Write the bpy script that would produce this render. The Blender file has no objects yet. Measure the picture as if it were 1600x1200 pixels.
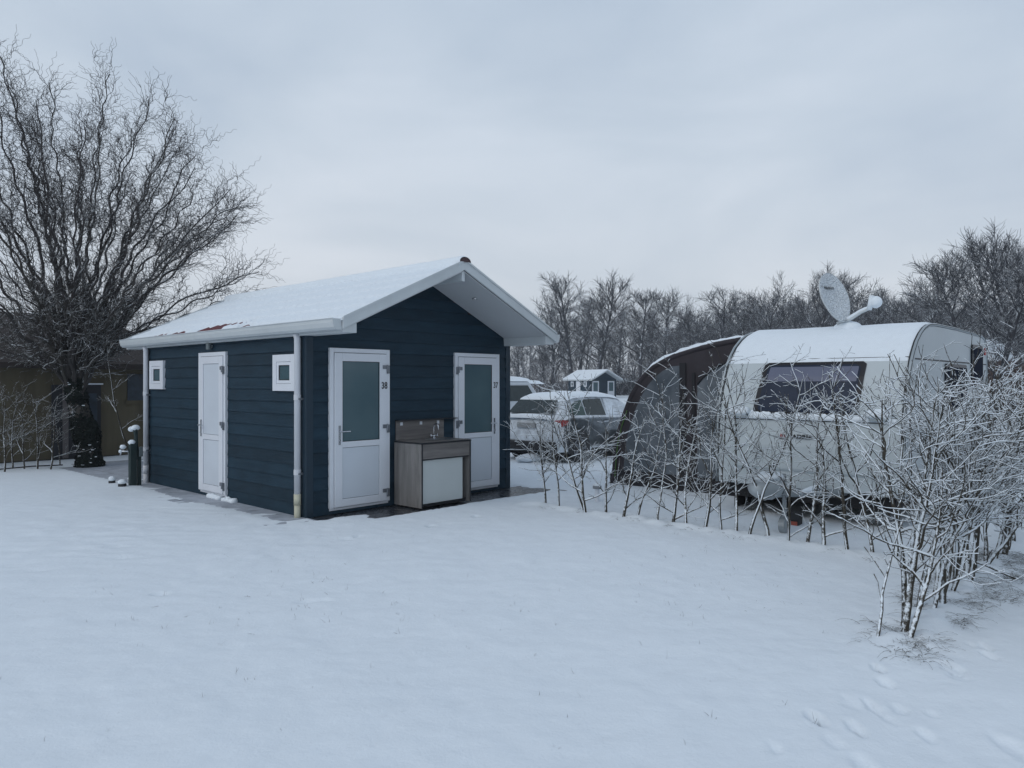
import bpy, math, random
import numpy as np
from mathutils import Vector, Matrix, noise as mnoise

R = math.radians
SC = bpy.context.scene
COL = SC.collection
# ------------------------------------------------------------------ camera numbers and the two frames
F, CV, TH, PX, PY, HC = 1159.64, 598.19, R(47.15), -2.618, 9.463, 1.741
CT, ST = math.cos(TH), math.sin(TH)

def W(x, y, z=0.0):            # plot frame (cabin corner origin, x along its front) -> world
    return (PX + x*CT - y*ST, PY + x*ST + y*CT, z)

def gpt(u, v, z=0.0):          # spot on the ground, world
    t = (HC - z)*F/(v - CV)
    return ((u - 800)/F*t, t, z)

def gat(u, Y, z=0.0):
    return ((u - 800)/F*Y, Y, z)

def zat(v, Y):
    return HC + (CV - v)/F*Y

# ------------------------------------------------------------------ materials
MATS = {}
def nodes(name):
    m = bpy.data.materials.new(name); m.use_nodes = True
    nt = m.node_tree
    b = nt.nodes['Principled BSDF']
    MATS[name] = m
    return m, nt, b

def lnk(nt, a, b): nt.links.new(a, b)

def tex(nt, kind, scale=5.0, detail=4.0, rough=0.5, vec=None, stretch=None, coord='Object'):
    tc = nt.nodes.new('ShaderNodeTexCoord'); mp = nt.nodes.new('ShaderNodeMapping')
    lnk(nt, tc.outputs[coord], mp.inputs['Vector'])
    if stretch: mp.inputs['Scale'].default_value = stretch
    n = nt.nodes.new(kind)
    n.inputs['Scale'].default_value = scale
    if kind == 'ShaderNodeTexNoise':
        n.inputs['Detail'].default_value = detail; n.inputs['Roughness'].default_value = rough
    lnk(nt, mp.outputs['Vector'], n.inputs['Vector'])
    return n

def ramp(nt, src, stops):
    r = nt.nodes.new('ShaderNodeValToRGB')
    e = r.color_ramp.elements
    while len(e) < len(stops): e.new(0.5)
    for i, (p, c) in enumerate(stops):
        e[i].position = p; e[i].color = (*c, 1) if len(c) == 3 else c
    lnk(nt, src, r.inputs['Fac'])
    return r

def bump(nt, b, src, strength=0.3, dist=0.01):
    bp = nt.nodes.new('ShaderNodeBump'); bp.inputs['Strength'].default_value = strength
    bp.inputs['Distance'].default_value = dist
    lnk(nt, src, bp.inputs['Height']); lnk(nt, bp.outputs['Normal'], b.inputs['Normal'])
    return bp

def plain(name, col, rough=0.5, metal=0.0, var=0.10, scale=3.0, bmp=0.0, bscale=60, spec=0.5, stretch=None, coat=0.0):
    m, nt, b = nodes(name)
    b.inputs['Roughness'].default_value = rough; b.inputs['Metallic'].default_value = metal
    b.inputs['Specular IOR Level'].default_value = spec
    if coat: b.inputs['Coat Weight'].default_value = coat
    n = tex(nt, 'ShaderNodeTexNoise', scale, 5, 0.6, stretch=stretch)
    c0 = tuple(c*(1-var) for c in col); c1 = tuple(min(1, c*(1+var)) for c in col)
    r = ramp(nt, n.outputs['Fac'], [(0.3, c0), (0.7, c1)])
    lnk(nt, r.outputs['Color'], b.inputs['Base Color'])
    if bmp:
        n2 = tex(nt, 'ShaderNodeTexNoise', bscale, 4, 0.6, stretch=stretch)
        bump(nt, b, n2.outputs['Fac'], bmp, 0.004)
    return m

def math_n(nt, op, a, b=None, clamp=False):
    n = nt.nodes.new('ShaderNodeMath'); n.operation = op; n.use_clamp = clamp
    for i, x in enumerate((a, b)):
        if x is None: continue
        if isinstance(x, (int, float)): n.inputs[i].default_value = x
        else: lnk(nt, x, n.inputs[i])
    return n.outputs[0]

def mixc(nt, fac, a, b):
    n = nt.nodes.new('ShaderNodeMix'); n.data_type = 'RGBA'
    if isinstance(fac, (int, float)): n.inputs[0].default_value = fac
    else: lnk(nt, fac, n.inputs[0])
    for i, x in ((6, a), (7, b)):
        if isinstance(x, tuple): n.inputs[i].default_value = (*x, 1)
        else: lnk(nt, x, n.inputs[i])
    return n.outputs[2]

SNOWC = (0.78, 0.845, 0.90)
def snow_mat(name, scale=1.0, strength=0.35, pits=0.0):
    m, nt, b = nodes(name)
    b.inputs['Roughness'].default_value = 0.75
    b.inputs['Specular IOR Level'].default_value = 0.25
    n = tex(nt, 'ShaderNodeTexNoise', 6*scale, 6, 0.6)
    n2 = tex(nt, 'ShaderNodeTexNoise', 55*scale, 4, 0.7)
    r = ramp(nt, n.outputs['Fac'], [(0.25, tuple(c*0.95 for c in SNOWC)), (0.75, SNOWC)])
    lnk(nt, r.outputs['Color'], b.inputs['Base Color'])
    n4 = tex(nt, 'ShaderNodeTexNoise', 19*scale, 5, 0.65)
    h = math_n(nt, 'ADD', math_n(nt, 'MULTIPLY', n.outputs['Fac'], 1.7), math_n(nt, 'MULTIPLY', n2.outputs['Fac'], 0.42))
    h = math_n(nt, 'ADD', h, math_n(nt, 'MULTIPLY', n4.outputs['Fac'], 0.6))
    if pits:
        v = tex(nt, 'ShaderNodeTexVoronoi', 38, stretch=(1, 1, 1.4))
        h = math_n(nt, 'ADD', h, math_n(nt, 'MULTIPLY', v.outputs['Distance'], pits))
    bump(nt, b, h, strength, 0.02)
    return m

def bark_mat(name, bark, lo=0.05, hi=0.55, wind=(-0.45, -0.45, 0.0), k=1.2, nscale=9.0, wgt=0.75):
    """bark with snow that lies on top and is blown on to the windward side"""
    m, nt, b = nodes(name)
    b.inputs['Roughness'].default_value = 0.85
    b.inputs['Specular IOR Level'].default_value = 0.2
    g = nt.nodes.new('ShaderNodeNewGeometry')
    d = nt.nodes.new('ShaderNodeVectorMath'); d.operation = 'DOT_PRODUCT'
    lnk(nt, g.outputs['Normal'], d.inputs[0]); d.inputs[1].default_value = (wind[0], wind[1], wgt)
    n = tex(nt, 'ShaderNodeTexNoise', nscale, 3, 0.7)
    s = math_n(nt, 'ADD', d.outputs['Value'], math_n(nt, 'MULTIPLY', math_n(nt, 'SUBTRACT', n.outputs['Fac'], 0.5), k*2))
    mr = nt.nodes.new('ShaderNodeMapRange'); mr.interpolation_type = 'SMOOTHSTEP'
    lnk(nt, s, mr.inputs['Value']); mr.inputs['From Min'].default_value = lo; mr.inputs['From Max'].default_value = hi
    n3 = tex(nt, 'ShaderNodeTexNoise', 4.0, 3, 0.6)
    bc = ramp(nt, n3.outputs['Fac'], [(0.3, tuple(c*0.7 for c in bark)), (0.7, tuple(c*1.35 for c in bark))])
    lnk(nt, mixc(nt, mr.outputs[0], bc.outputs['Color'], SNOWC), b.inputs['Base Color'])
    return m

snow_mat('snow', 1.0, 0.34)
snow_mat('snow_object', 2.0, 0.30)
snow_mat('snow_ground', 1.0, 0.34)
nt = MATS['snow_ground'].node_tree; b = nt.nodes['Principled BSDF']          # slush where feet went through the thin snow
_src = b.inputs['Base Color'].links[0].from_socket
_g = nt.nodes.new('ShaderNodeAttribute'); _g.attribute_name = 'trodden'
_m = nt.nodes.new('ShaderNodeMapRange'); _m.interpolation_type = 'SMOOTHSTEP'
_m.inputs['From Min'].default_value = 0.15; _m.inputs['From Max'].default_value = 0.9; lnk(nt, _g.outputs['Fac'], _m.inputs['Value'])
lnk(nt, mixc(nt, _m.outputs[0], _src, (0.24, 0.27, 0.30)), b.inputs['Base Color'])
snow_mat('snow_pitted', 2.0, 0.9, 2.6)
# siding: painted boards with an embossed grain
m, nt, b = nodes('navy_siding')
n = tex(nt, 'ShaderNodeTexNoise', 3.2, 5, 0.65, stretch=(0.7, 0.7, 2.5))
g1 = tex(nt, 'ShaderNodeTexNoise', 26, 6, 0.7, stretch=(0.12, 0.12, 3.2))
r = ramp(nt, n.outputs['Fac'], [(0.28, (0.0064, 0.0210, 0.0355)), (0.74, (0.0142, 0.0375, 0.0590))])
_tc = nt.nodes.new('ShaderNodeTexCoord'); _sx = nt.nodes.new('ShaderNodeSeparateXYZ'); lnk(nt, _tc.outputs['Object'], _sx.inputs[0])
_row = math_n(nt, 'FLOOR', math_n(nt, 'DIVIDE', math_n(nt, 'SUBTRACT', _sx.outputs['Z'], 0.02), 0.164))
_wn = nt.nodes.new('ShaderNodeTexWhiteNoise'); _wn.noise_dimensions = '1D'; lnk(nt, _row, _wn.inputs['W'])
_hsv = nt.nodes.new('ShaderNodeHueSaturation'); lnk(nt, math_n(nt, 'ADD', math_n(nt, 'MULTIPLY', _wn.outputs['Value'], 0.34), 0.84), _hsv.inputs['Value']); lnk(nt, r.outputs['Color'], _hsv.inputs['Color'])
lnk(nt, _hsv.outputs['Color'], b.inputs['Base Color'])
b.inputs['Roughness'].default_value = 0.6; b.inputs['Specular IOR Level'].default_value = 0.22
bump(nt, b, g1.outputs['Fac'], 0.5, 0.004)
plain('navy_trim', (0.009, 0.026, 0.043), 0.5, bmp=0.15, bscale=20, spec=0.4)
plain('upvc', (0.68, 0.71, 0.76), 0.32, var=0.03, scale=2, spec=0.5)
plain('upvc_panel', (0.58, 0.63, 0.69), 0.38, var=0.04, scale=1.5, spec=0.5)
plain('white_board', (0.52, 0.56, 0.58), 0.5, var=0.06, scale=2.5, bmp=0.1, bscale=12)
plain('soffit', (0.50, 0.52, 0.54), 0.55, var=0.04, scale=1.2, bmp=0.08)
plain('downpipe', (0.58, 0.60, 0.64), 0.42, var=0.05, scale=4)
plain('pipe_socket', (0.50, 0.49, 0.38), 0.5, var=0.1)
plain('gasket', (0.015, 0.017, 0.02), 0.6)
plain('joint_grey', (0.22, 0.24, 0.26), 0.5)
plain('hinge_steel', (0.22, 0.24, 0.27), 0.35, 0.7)
plain('chrome', (0.55, 0.57, 0.60), 0.22, 1.0, var=0.03)
plain('number_black', (0.01, 0.01, 0.012), 0.5)
plain('roof_tile', (0.115, 0.022, 0.024), 0.5, var=0.3, scale=8, bmp=0.3)
plain('ridge_red', (0.035, 0.010, 0.012), 0.45, var=0.25, scale=8)
plain('plinth', (0.012, 0.014, 0.018), 0.8)
plain('lamp_grey', (0.16, 0.19, 0.20), 0.4, 0.3)
# frosted glass
m, nt, b = nodes('frosted_glass')
n = tex(nt, 'ShaderNodeTexNoise', 1.1, 3, 0.5)
r = ramp(nt, n.outputs['Fac'], [(0.3, (0.056, 0.102, 0.122)), (0.7, (0.088, 0.142, 0.160))])
lnk(nt, r.outputs['Color'], b.inputs['Base Color'])
b.inputs['Roughness'].default_value = 0.16; b.inputs['Specular IOR Level'].default_value = 0.5
# greyed oak decor
m, nt, b = nodes('grey_wood_upright')
n = tex(nt, 'ShaderNodeTexNoise', 9, 6, 0.65, stretch=(3.0, 3.0, 0.35))
n2 = tex(nt, 'ShaderNodeTexNoise', 2.2, 3, 0.5, stretch=(5, 5, 0.2))
r = ramp(nt, math_n(nt, 'MULTIPLY', math_n(nt, 'ADD', n.outputs['Fac'], n2.outputs['Fac']), 0.5),
         [(0.32, (0.125, 0.122, 0.122)), (0.5, (0.205, 0.198, 0.192)), (0.68, (0.285, 0.275, 0.268))])
lnk(nt, r.outputs['Color'], b.inputs['Base Color']); b.inputs['Roughness'].default_value = 0.5
m, nt, b = nodes('grey_wood_flat')
n = tex(nt, 'ShaderNodeTexNoise', 8, 6, 0.65, stretch=(0.35, 3, 4.0))
n2 = tex(nt, 'ShaderNodeTexNoise', 2.0, 3, 0.5, stretch=(0.25, 2, 7))
r = ramp(nt, math_n(nt, 'MULTIPLY', math_n(nt, 'ADD', n.outputs['Fac'], n2.outputs['Fac']), 0.5),
         [(0.32, (0.095, 0.088, 0.086)), (0.5, (0.150, 0.138, 0.132)), (0.68, (0.21, 0.195, 0.186))])
lnk(nt, r.outputs['Color'], b.inputs['Base Color']); b.inputs['Roughness'].default_value = 0.5
plain('cupboard_front', (0.50, 0.54, 0.54), 0.42, var=0.06, scale=1.0)
plain('dark_edge', (0.012, 0.014, 0.018), 0.4)
plain('basin_steel', (0.42, 0.44, 0.46), 0.3, 0.9)
# wet dark tiles
m, nt, b = nodes('wet_paving')
br = tex(nt, 'ShaderNodeTexBrick', 1.0); br.offset = 0.0
br.inputs['Brick Width'].default_value = 0.5; br.inputs['Row Height'].default_value = 0.5
br.inputs['Mortar Size'].default_value = 0.008
br.inputs['Color1'].default_value = (0.030, 0.034, 0.042, 1); br.inputs['Color2'].default_value = (0.042, 0.046, 0.054, 1)
br.inputs['Mortar'].default_value = (0.010, 0.011, 0.014, 1)
n = tex(nt, 'ShaderNodeTexNoise', 5, 6, 0.7)
fac = ramp(nt, n.outputs['Fac'], [(0.66, (0, 0, 0)), (0.72, (1, 1, 1))])
lnk(nt, mixc(nt, fac.outputs['Color'], br.outputs['Color'], (0.55, 0.60, 0.66)), b.inputs['Base Color'])
rr = ramp(nt, n.outputs['Fac'], [(0.35, (0.12, 0.12, 0.12)), (0.6, (0.4, 0.4, 0.4))])
lnk(nt, rr.outputs['Color'], b.inputs['Roughness'])
bump(nt, b, n.outputs['Fac'], 0.25, 0.004)
# thin melting snow on the side path
m, nt, b = nodes('dusted_path')
br = tex(nt, 'ShaderNodeTexBrick', 1.0); br.offset = 0.0
br.inputs['Brick Width'].default_value = 0.5; br.inputs['Row Height'].default_value = 0.5
br.inputs['Mortar Size'].default_value = 0.009
br.inputs['Color1'].default_value = (0.28, 0.31, 0.36, 1); br.inputs['Color2'].default_value = (0.33, 0.36, 0.41, 1)
br.inputs['Mortar'].default_value = (0.10, 0.115, 0.135, 1)
n = tex(nt, 'ShaderNodeTexNoise', 4.5, 7, 0.7)
fac = ramp(nt, n.outputs['Fac'], [(0.38, (0, 0, 0)), (0.66, (1, 1, 1))])
lnk(nt, mixc(nt, fac.outputs['Color'], br.outputs['Color'], (0.46, 0.50, 0.56)), b.inputs['Base Color'])
b.inputs['Roughness'].default_value = 0.6
bump(nt, b, n.outputs['Fac'], 0.5, 0.012)
# caravan
plain('caravan_white', (0.47, 0.525, 0.55), 0.42, var=0.04, scale=1.3, bmp=0.05, bscale=35, spec=0.4)
plain('caravan_white_shaded', (0.36, 0.40, 0.425), 0.40, var=0.05, scale=1.2, spec=0.4)  # same white paint, darkened in colour for the less lit flank
plain('caravan_rail', (0.36, 0.40, 0.42), 0.35, 0.5)
plain('rubber', (0.014, 0.015, 0.018), 0.6)
m, nt, b = nodes('tinted_window')
n = tex(nt, 'ShaderNodeTexNoise', 2.0, 3, 0.5)
r = ramp(nt, n.outputs['Fac'], [(0.3, (0.018, 0.026, 0.046)), (0.7, (0.036, 0.046, 0.072))])
lnk(nt, r.outputs['Color'], b.inputs['Base Color'])
b.inputs['Roughness'].default_value = 0.22; b.inputs['IOR'].default_value = 1.16
plain('window_blind', (0.105, 0.120, 0.180), 0.3, var=0.06, spec=0.3)
plain('window_surround', (0.008, 0.009, 0.014), 0.35, spec=0.25)
plain('side_pane', (0.016, 0.020, 0.032), 0.5, spec=0.04)
MATS['side_pane'].node_tree.nodes['Principled BSDF'].inputs['IOR'].default_value = 1.06
plain('logo_red', (0.30, 0.02, 0.02), 0.5)
plain('underbody', (0.010, 0.010, 0.012), 0.9)
plain('galvanised', (0.30, 0.33, 0.35), 0.5, 0.6)
plain('red_plastic', (0.28, 0.02, 0.02), 0.35)
plain('orange_plastic', (0.35, 0.08, 0.05), 0.5)
# awning
plain('awning_brown', (0.030, 0.025, 0.031), 0.8, var=0.25, scale=3, bmp=0.5, bscale=9)
plain('awning_black', (0.010, 0.010, 0.014), 0.75)
plain('awning_green', (0.05, 0.12, 0.02), 0.5)
m, nt, b = nodes('pvc_window')
n = tex(nt, 'ShaderNodeTexNoise', 1.8, 4, 0.6)
r = ramp(nt, n.outputs['Fac'], [(0.3, (0.060, 0.074, 0.090)), (0.7, (0.160, 0.182, 0.205))])
lnk(nt, r.outputs['Color'], b.inputs['Base Color']); b.inputs['Roughness'].default_value = 0.22
n2 = tex(nt, 'ShaderNodeTexNoise', 4, 3, 0.5, stretch=(1, 1, 0.4)); bump(nt, b, n2.outputs['Fac'], 0.8, 0.03)
# cars
plain('car_silver', (0.46, 0.50, 0.54), 0.28, 0.45, var=0.06, coat=0.5)
# snow plastered over paint
m, nt, b = nodes('car_frosted')
n = tex(nt, 'ShaderNodeTexNoise', 3.2, 6, 0.7)
f_ = ramp(nt, n.outputs['Fac'], [(0.42, (0, 0, 0)), (0.60, (1, 1, 1))])
lnk(nt, mixc(nt, f_.outputs['Color'], (0.50, 0.54, 0.58), (0.74, 0.80, 0.86)), b.inputs['Base Color'])
b.inputs['Roughness'].default_value = 0.5; b.inputs['Metallic'].default_value = 0.0
bump(nt, b, n.outputs['Fac'], 0.3, 0.02)
plain('car_glass', (0.018, 0.030, 0.032), 0.12)
plain('car_green_glass', (0.018, 0.055, 0.050), 0.12)
plain('car_dark', (0.016, 0.017, 0.02), 0.6)
plain('car_bronze', (0.05, 0.055, 0.065), 0.35, 0.4)
plain('plate_pale', (0.30, 0.31, 0.32), 0.5)
plain('wheel_metal', (0.22, 0.23, 0.25), 0.4, 0.7)
# tent
plain('tent_khaki', (0.088, 0.074, 0.045), 0.85, var=0.22, scale=1.2, bmp=0.6, bscale=2.5, stretch=(3, 3, 0.4))
plain('tent_roof', (0.030, 0.022, 0.020), 0.8, var=0.25, scale=2, bmp=0.4, bscale=3)
plain('tent_dark', (0.012, 0.013, 0.018), 0.7)
plain('tent_window', (0.022, 0.034, 0.050), 0.35, var=0.4, scale=6)
plain('tent_board', (0.11, 0.10, 0.10), 0.7)
plain('post_green', (0.010, 0.026, 0.026), 0.6, bmp=0.2)
plain('ivy', (0.012, 0.017, 0.015), 0.8, var=0.4, spec=0.1)
plain('grass_dry', (0.12, 0.12, 0.09), 0.9, var=0.4)
plain('far_wall', (0.05, 0.048, 0.05), 0.9)
bark_mat('bark_willow', (0.050, 0.046, 0.046), 0.62, 1.15, k=0.8)
bark_mat('bark_willow_low', (0.060, 0.055, 0.050), 0.50, 1.0, k=0.9)
bark_mat('bark_hedge', (0.052, 0.046, 0.036), 0.45, 0.9, k=0.9, nscale=26)
bark_mat('bark_far', (0.044, 0.046, 0.054), 0.60, 1.10, k=0.7, nscale=2)
bark_mat('bark_wood', (0.046, 0.050, 0.060), 0.68, 1.25, k=0.9, nscale=1.5)
bark_mat('bark_brush', (0.056, 0.055, 0.066), 0.55, 1.10, k=1.0, nscale=1.5)

# ------------------------------------------------------------------ mesh helpers
class MB:
    def __init__(s): s.v = []; s.f = []
    def add(s, vs, fs):
        o = len(s.v); s.v += [tuple(map(float, p)) for p in vs]; s.f += [tuple(i+o for i in f) for f in fs]; return s
    def box(s, x0, x1, y0, y1, z0, z1):
        x0, x1 = sorted((x0, x1)); y0, y1 = sorted((y0, y1)); z0, z1 = sorted((z0, z1))
        return s.add([(x0,y0,z0),(x1,y0,z0),(x1,y1,z0),(x0,y1,z0),(x0,y0,z1),(x1,y0,z1),(x1,y1,z1),(x0,y1,z1)],
                     [(0,3,2,1),(4,5,6,7),(0,1,5,4),(1,2,6,5),(2,3,7,6),(3,0,4,7)])
    def prism(s, poly, axis, a, b):
        """poly of 2-D points extruded along axis from a to b. axis 'x': poly=(y,z); 'y': (x,z); 'z': (x,y)"""
        def p3(p, t):
            return {'x': (t, p[0], p[1]), 'y': (p[0], t, p[1]), 'z': (p[0], p[1], t)}[axis]
        n = len(poly)
        vs = [p3(p, a) for p in poly] + [p3(p, b) for p in poly]
        fs = [tuple(range(n))[::-1], tuple(range(n, 2*n))] + [(i, (i+1) % n, n+(i+1) % n, n+i) for i in range(n)]
        return s.add(vs, fs)
    def tube(s, pts, rad, k=8, caps=True):
        pts = [Vector(p) for p in pts]; n = len(pts)
        if isinstance(rad, (int, float)): rad = [rad]*n
        vs = []
        d0 = (pts[-1]-pts[0]); ref = Vector((0, 0, 1)) if abs(d0.normalized().z) < 0.8 else Vector((1, 0, 0))
        for i, p in enumerate(pts):
            t = (pts[min(i+1, n-1)] - pts[max(i-1, 0)]).normalized()
            a = t.cross(ref).normalized(); b2 = t.cross(a)
            for j in range(k):
                q = 2*math.pi*j/k
                vs.append(p + (a*math.cos(q) + b2*math.sin(q))*rad[i])
        fs = [(i*k+j, i*k+(j+1) % k, (i+1)*k+(j+1) % k, (i+1)*k+j) for i in range(n-1) for j in range(k)]
        if caps: fs += [tuple(range(k))[::-1], tuple((n-1)*k+j for j in range(k))]
        return s.add(vs, fs)
    def grid(s, P):
        """P: list of rows of points"""
        m_, n_ = len(P), len(P[0])
        return s.add([p for row in P for p in row],
                     [(i*n_+j, i*n_+j+1, (i+1)*n_+j+1, (i+1)*n_+j) for i in range(m_-1) for j in range(n_-1)])
    def blob(s, c, r, n=10, m_=7, jit=0.0, seed=0, flat=0.0):
        rnd = random.Random(seed)
        vs = []; 
        for i in range(m_+1):
            a = math.pi*i/m_
            for j in range(n):
                b2 = 2*math.pi*j/n
                k = 1 + (rnd.random()-0.5)*jit
                z = math.cos(a)
                if z < -flat and flat: z = -flat
                vs.append((c[0]+r[0]*math.sin(a)*math.cos(b2)*k, c[1]+r[1]*math.sin(a)*math.sin(b2)*k, c[2]+r[2]*z*(k if i not in (0, m_) else 1)))
        fs = [(i*n+j, (i+1)*n+j, (i+1)*n+(j+1) % n, i*n+(j+1) % n) for i in range(m_) for j in range(n)]
        return s.add(vs, fs)

def finish(me, name, mat, parent=None, smooth=False, bevel=0.0, bseg=2, subs=0):
    o = bpy.data.objects.new(name, me); COL.objects.link(o)
    if mat: me.materials.append(MATS[mat])
    if smooth: me.shade_smooth()
    if bevel:
        b_ = o.modifiers.new('Bevel', 'BEVEL'); b_.width = bevel; b_.segments = bseg; b_.limit_method = 'ANGLE'
        b_.angle_limit = R(35)
    if subs:
        s_ = o.modifiers.new('Subsurf', 'SUBSURF'); s_.levels = subs; s_.render_levels = subs
    if parent: o.parent = parent
    return o

def part(parent, name, mb, mat, smooth=False, bevel=0.0, label=None, org=None, subs=0, bseg=2):
    """mesh given in plot-frame coordinates, hung under a thing"""
    if org is None:
        p = parent
        while p.parent: p = p.parent
        org = p.get('_org', (0, 0, 0))
    ox, oy, oz = org
    me = bpy.data.meshes.new(name)
    me.from_pydata([(x-ox, y-oy, z-oz) for x, y, z in mb.v], [], mb.f); me.validate(); me.update()
    o = finish(me, name, mat, parent, smooth, bevel, bseg, subs)
    if label: o['label'] = label
    return o

ORG = {}
def tag(o, label, cat, group=None, kind=None):
    if label: o['label'] = label
    if cat: o['category'] = cat
    if group: o['group'] = group
    if kind: o['kind'] = kind
    return o

def thing(name, label, cat, base=(0, 0, 0), group=None, rot=None, world=False):
    """Empty at the thing's base; base in the plot frame unless world"""
    o = bpy.data.objects.new(name, None); COL.objects.link(o)
    o.empty_display_size = 0.2
    o.location = base if world else W(*base)
    o.rotation_euler = (0, 0, TH if rot is None else rot)
    tag(o, label, cat, group)
    ORG[o.name] = (0, 0, 0) if world else tuple(base)
    return o

def P(parent, name, mb, mat, **k):
    p = parent
    while p.parent: p = p.parent
    return part(parent, name, mb, mat, org=ORG.get(p.name, (0, 0, 0)), **k)

def single(name, mb, mat, label, cat, base=(0, 0, 0), group=None, kind=None, smooth=False, bevel=0.0, subs=0):
    """top-level one-mesh thing in the plot frame"""
    me = bpy.data.meshes.new(name)
    me.from_pydata([(x-base[0], y-base[1], z-base[2]) for x, y, z in mb.v], [], mb.f); me.validate(); me.update()
    o = finish(me, name, mat, None, smooth, bevel, 2, subs)
    o.location = W(*base); o.rotation_euler = (0, 0, TH)
    return tag(o, label, cat, group, kind)

def text_mb(s, size, xs=1.0, ext=0.001, off=0.0):
    """2-D lettering as mesh data in its own xy plane"""
    c = bpy.data.curves.new('lettering', 'FONT'); c.body = s; c.size = size; c.extrude = ext; c.offset = off
    c.align_x = 'CENTER'; c.align_y = 'CENTER'
    t = bpy.data.objects.new('lettering', c); COL.objects.link(t)
    bpy.context.view_layer.update()
    me = bpy.data.meshes.new_from_object(t.evaluated_get(bpy.context.evaluated_depsgraph_get()))
    vs = [(v.co.x*xs, v.co.y, v.co.z) for v in me.vertices]; fs = [tuple(p.vertices) for p in me.polygons]
    bpy.data.objects.remove(t); bpy.data.curves.remove(c); bpy.data.meshes.remove(me)
    return vs, fs
# ------------------------------------------------------------------ the cabin with doors 38 and 37
CW, CD = 3.771, 5.073
RZ, EZ = 3.431, 2.525            # roof top at ridge and at the eave edge (x = -0.08)
SL = (RZ-EZ)/(CW/2+0.08)         # roof slope
FO, BO = 0.938, 0.80             # front and back overhang

def siding(mb, length, zbot, top, face, bh=0.164, lip=0.018):
    """lap boards as real strips. face(a, out, z) -> point; top(a) gives wall height at a"""
    z = zbot
    while z < RZ:
        z1 = min(z+bh, RZ)
        # clip the strip by the gable: sample where top(a) > z
        n = 24
        aa = [length*i/n for i in range(n+1)]
        P_ = [[], [], [], []]
        for a in aa:
            t = top(a)
            if t <= z+0.002: continue
            zt = min(z1, t)
            P_[0].append(face(a, 0.0, z)); P_[1].append(face(a, lip, z))
            P_[2].append(face(a, lip*0.8, z+(zt-z)*0.15)); P_[3].append(face(a, 0.001, zt))
        if len(P_[0]) > 1: mb.grid(P_)
        z = z1

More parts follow.
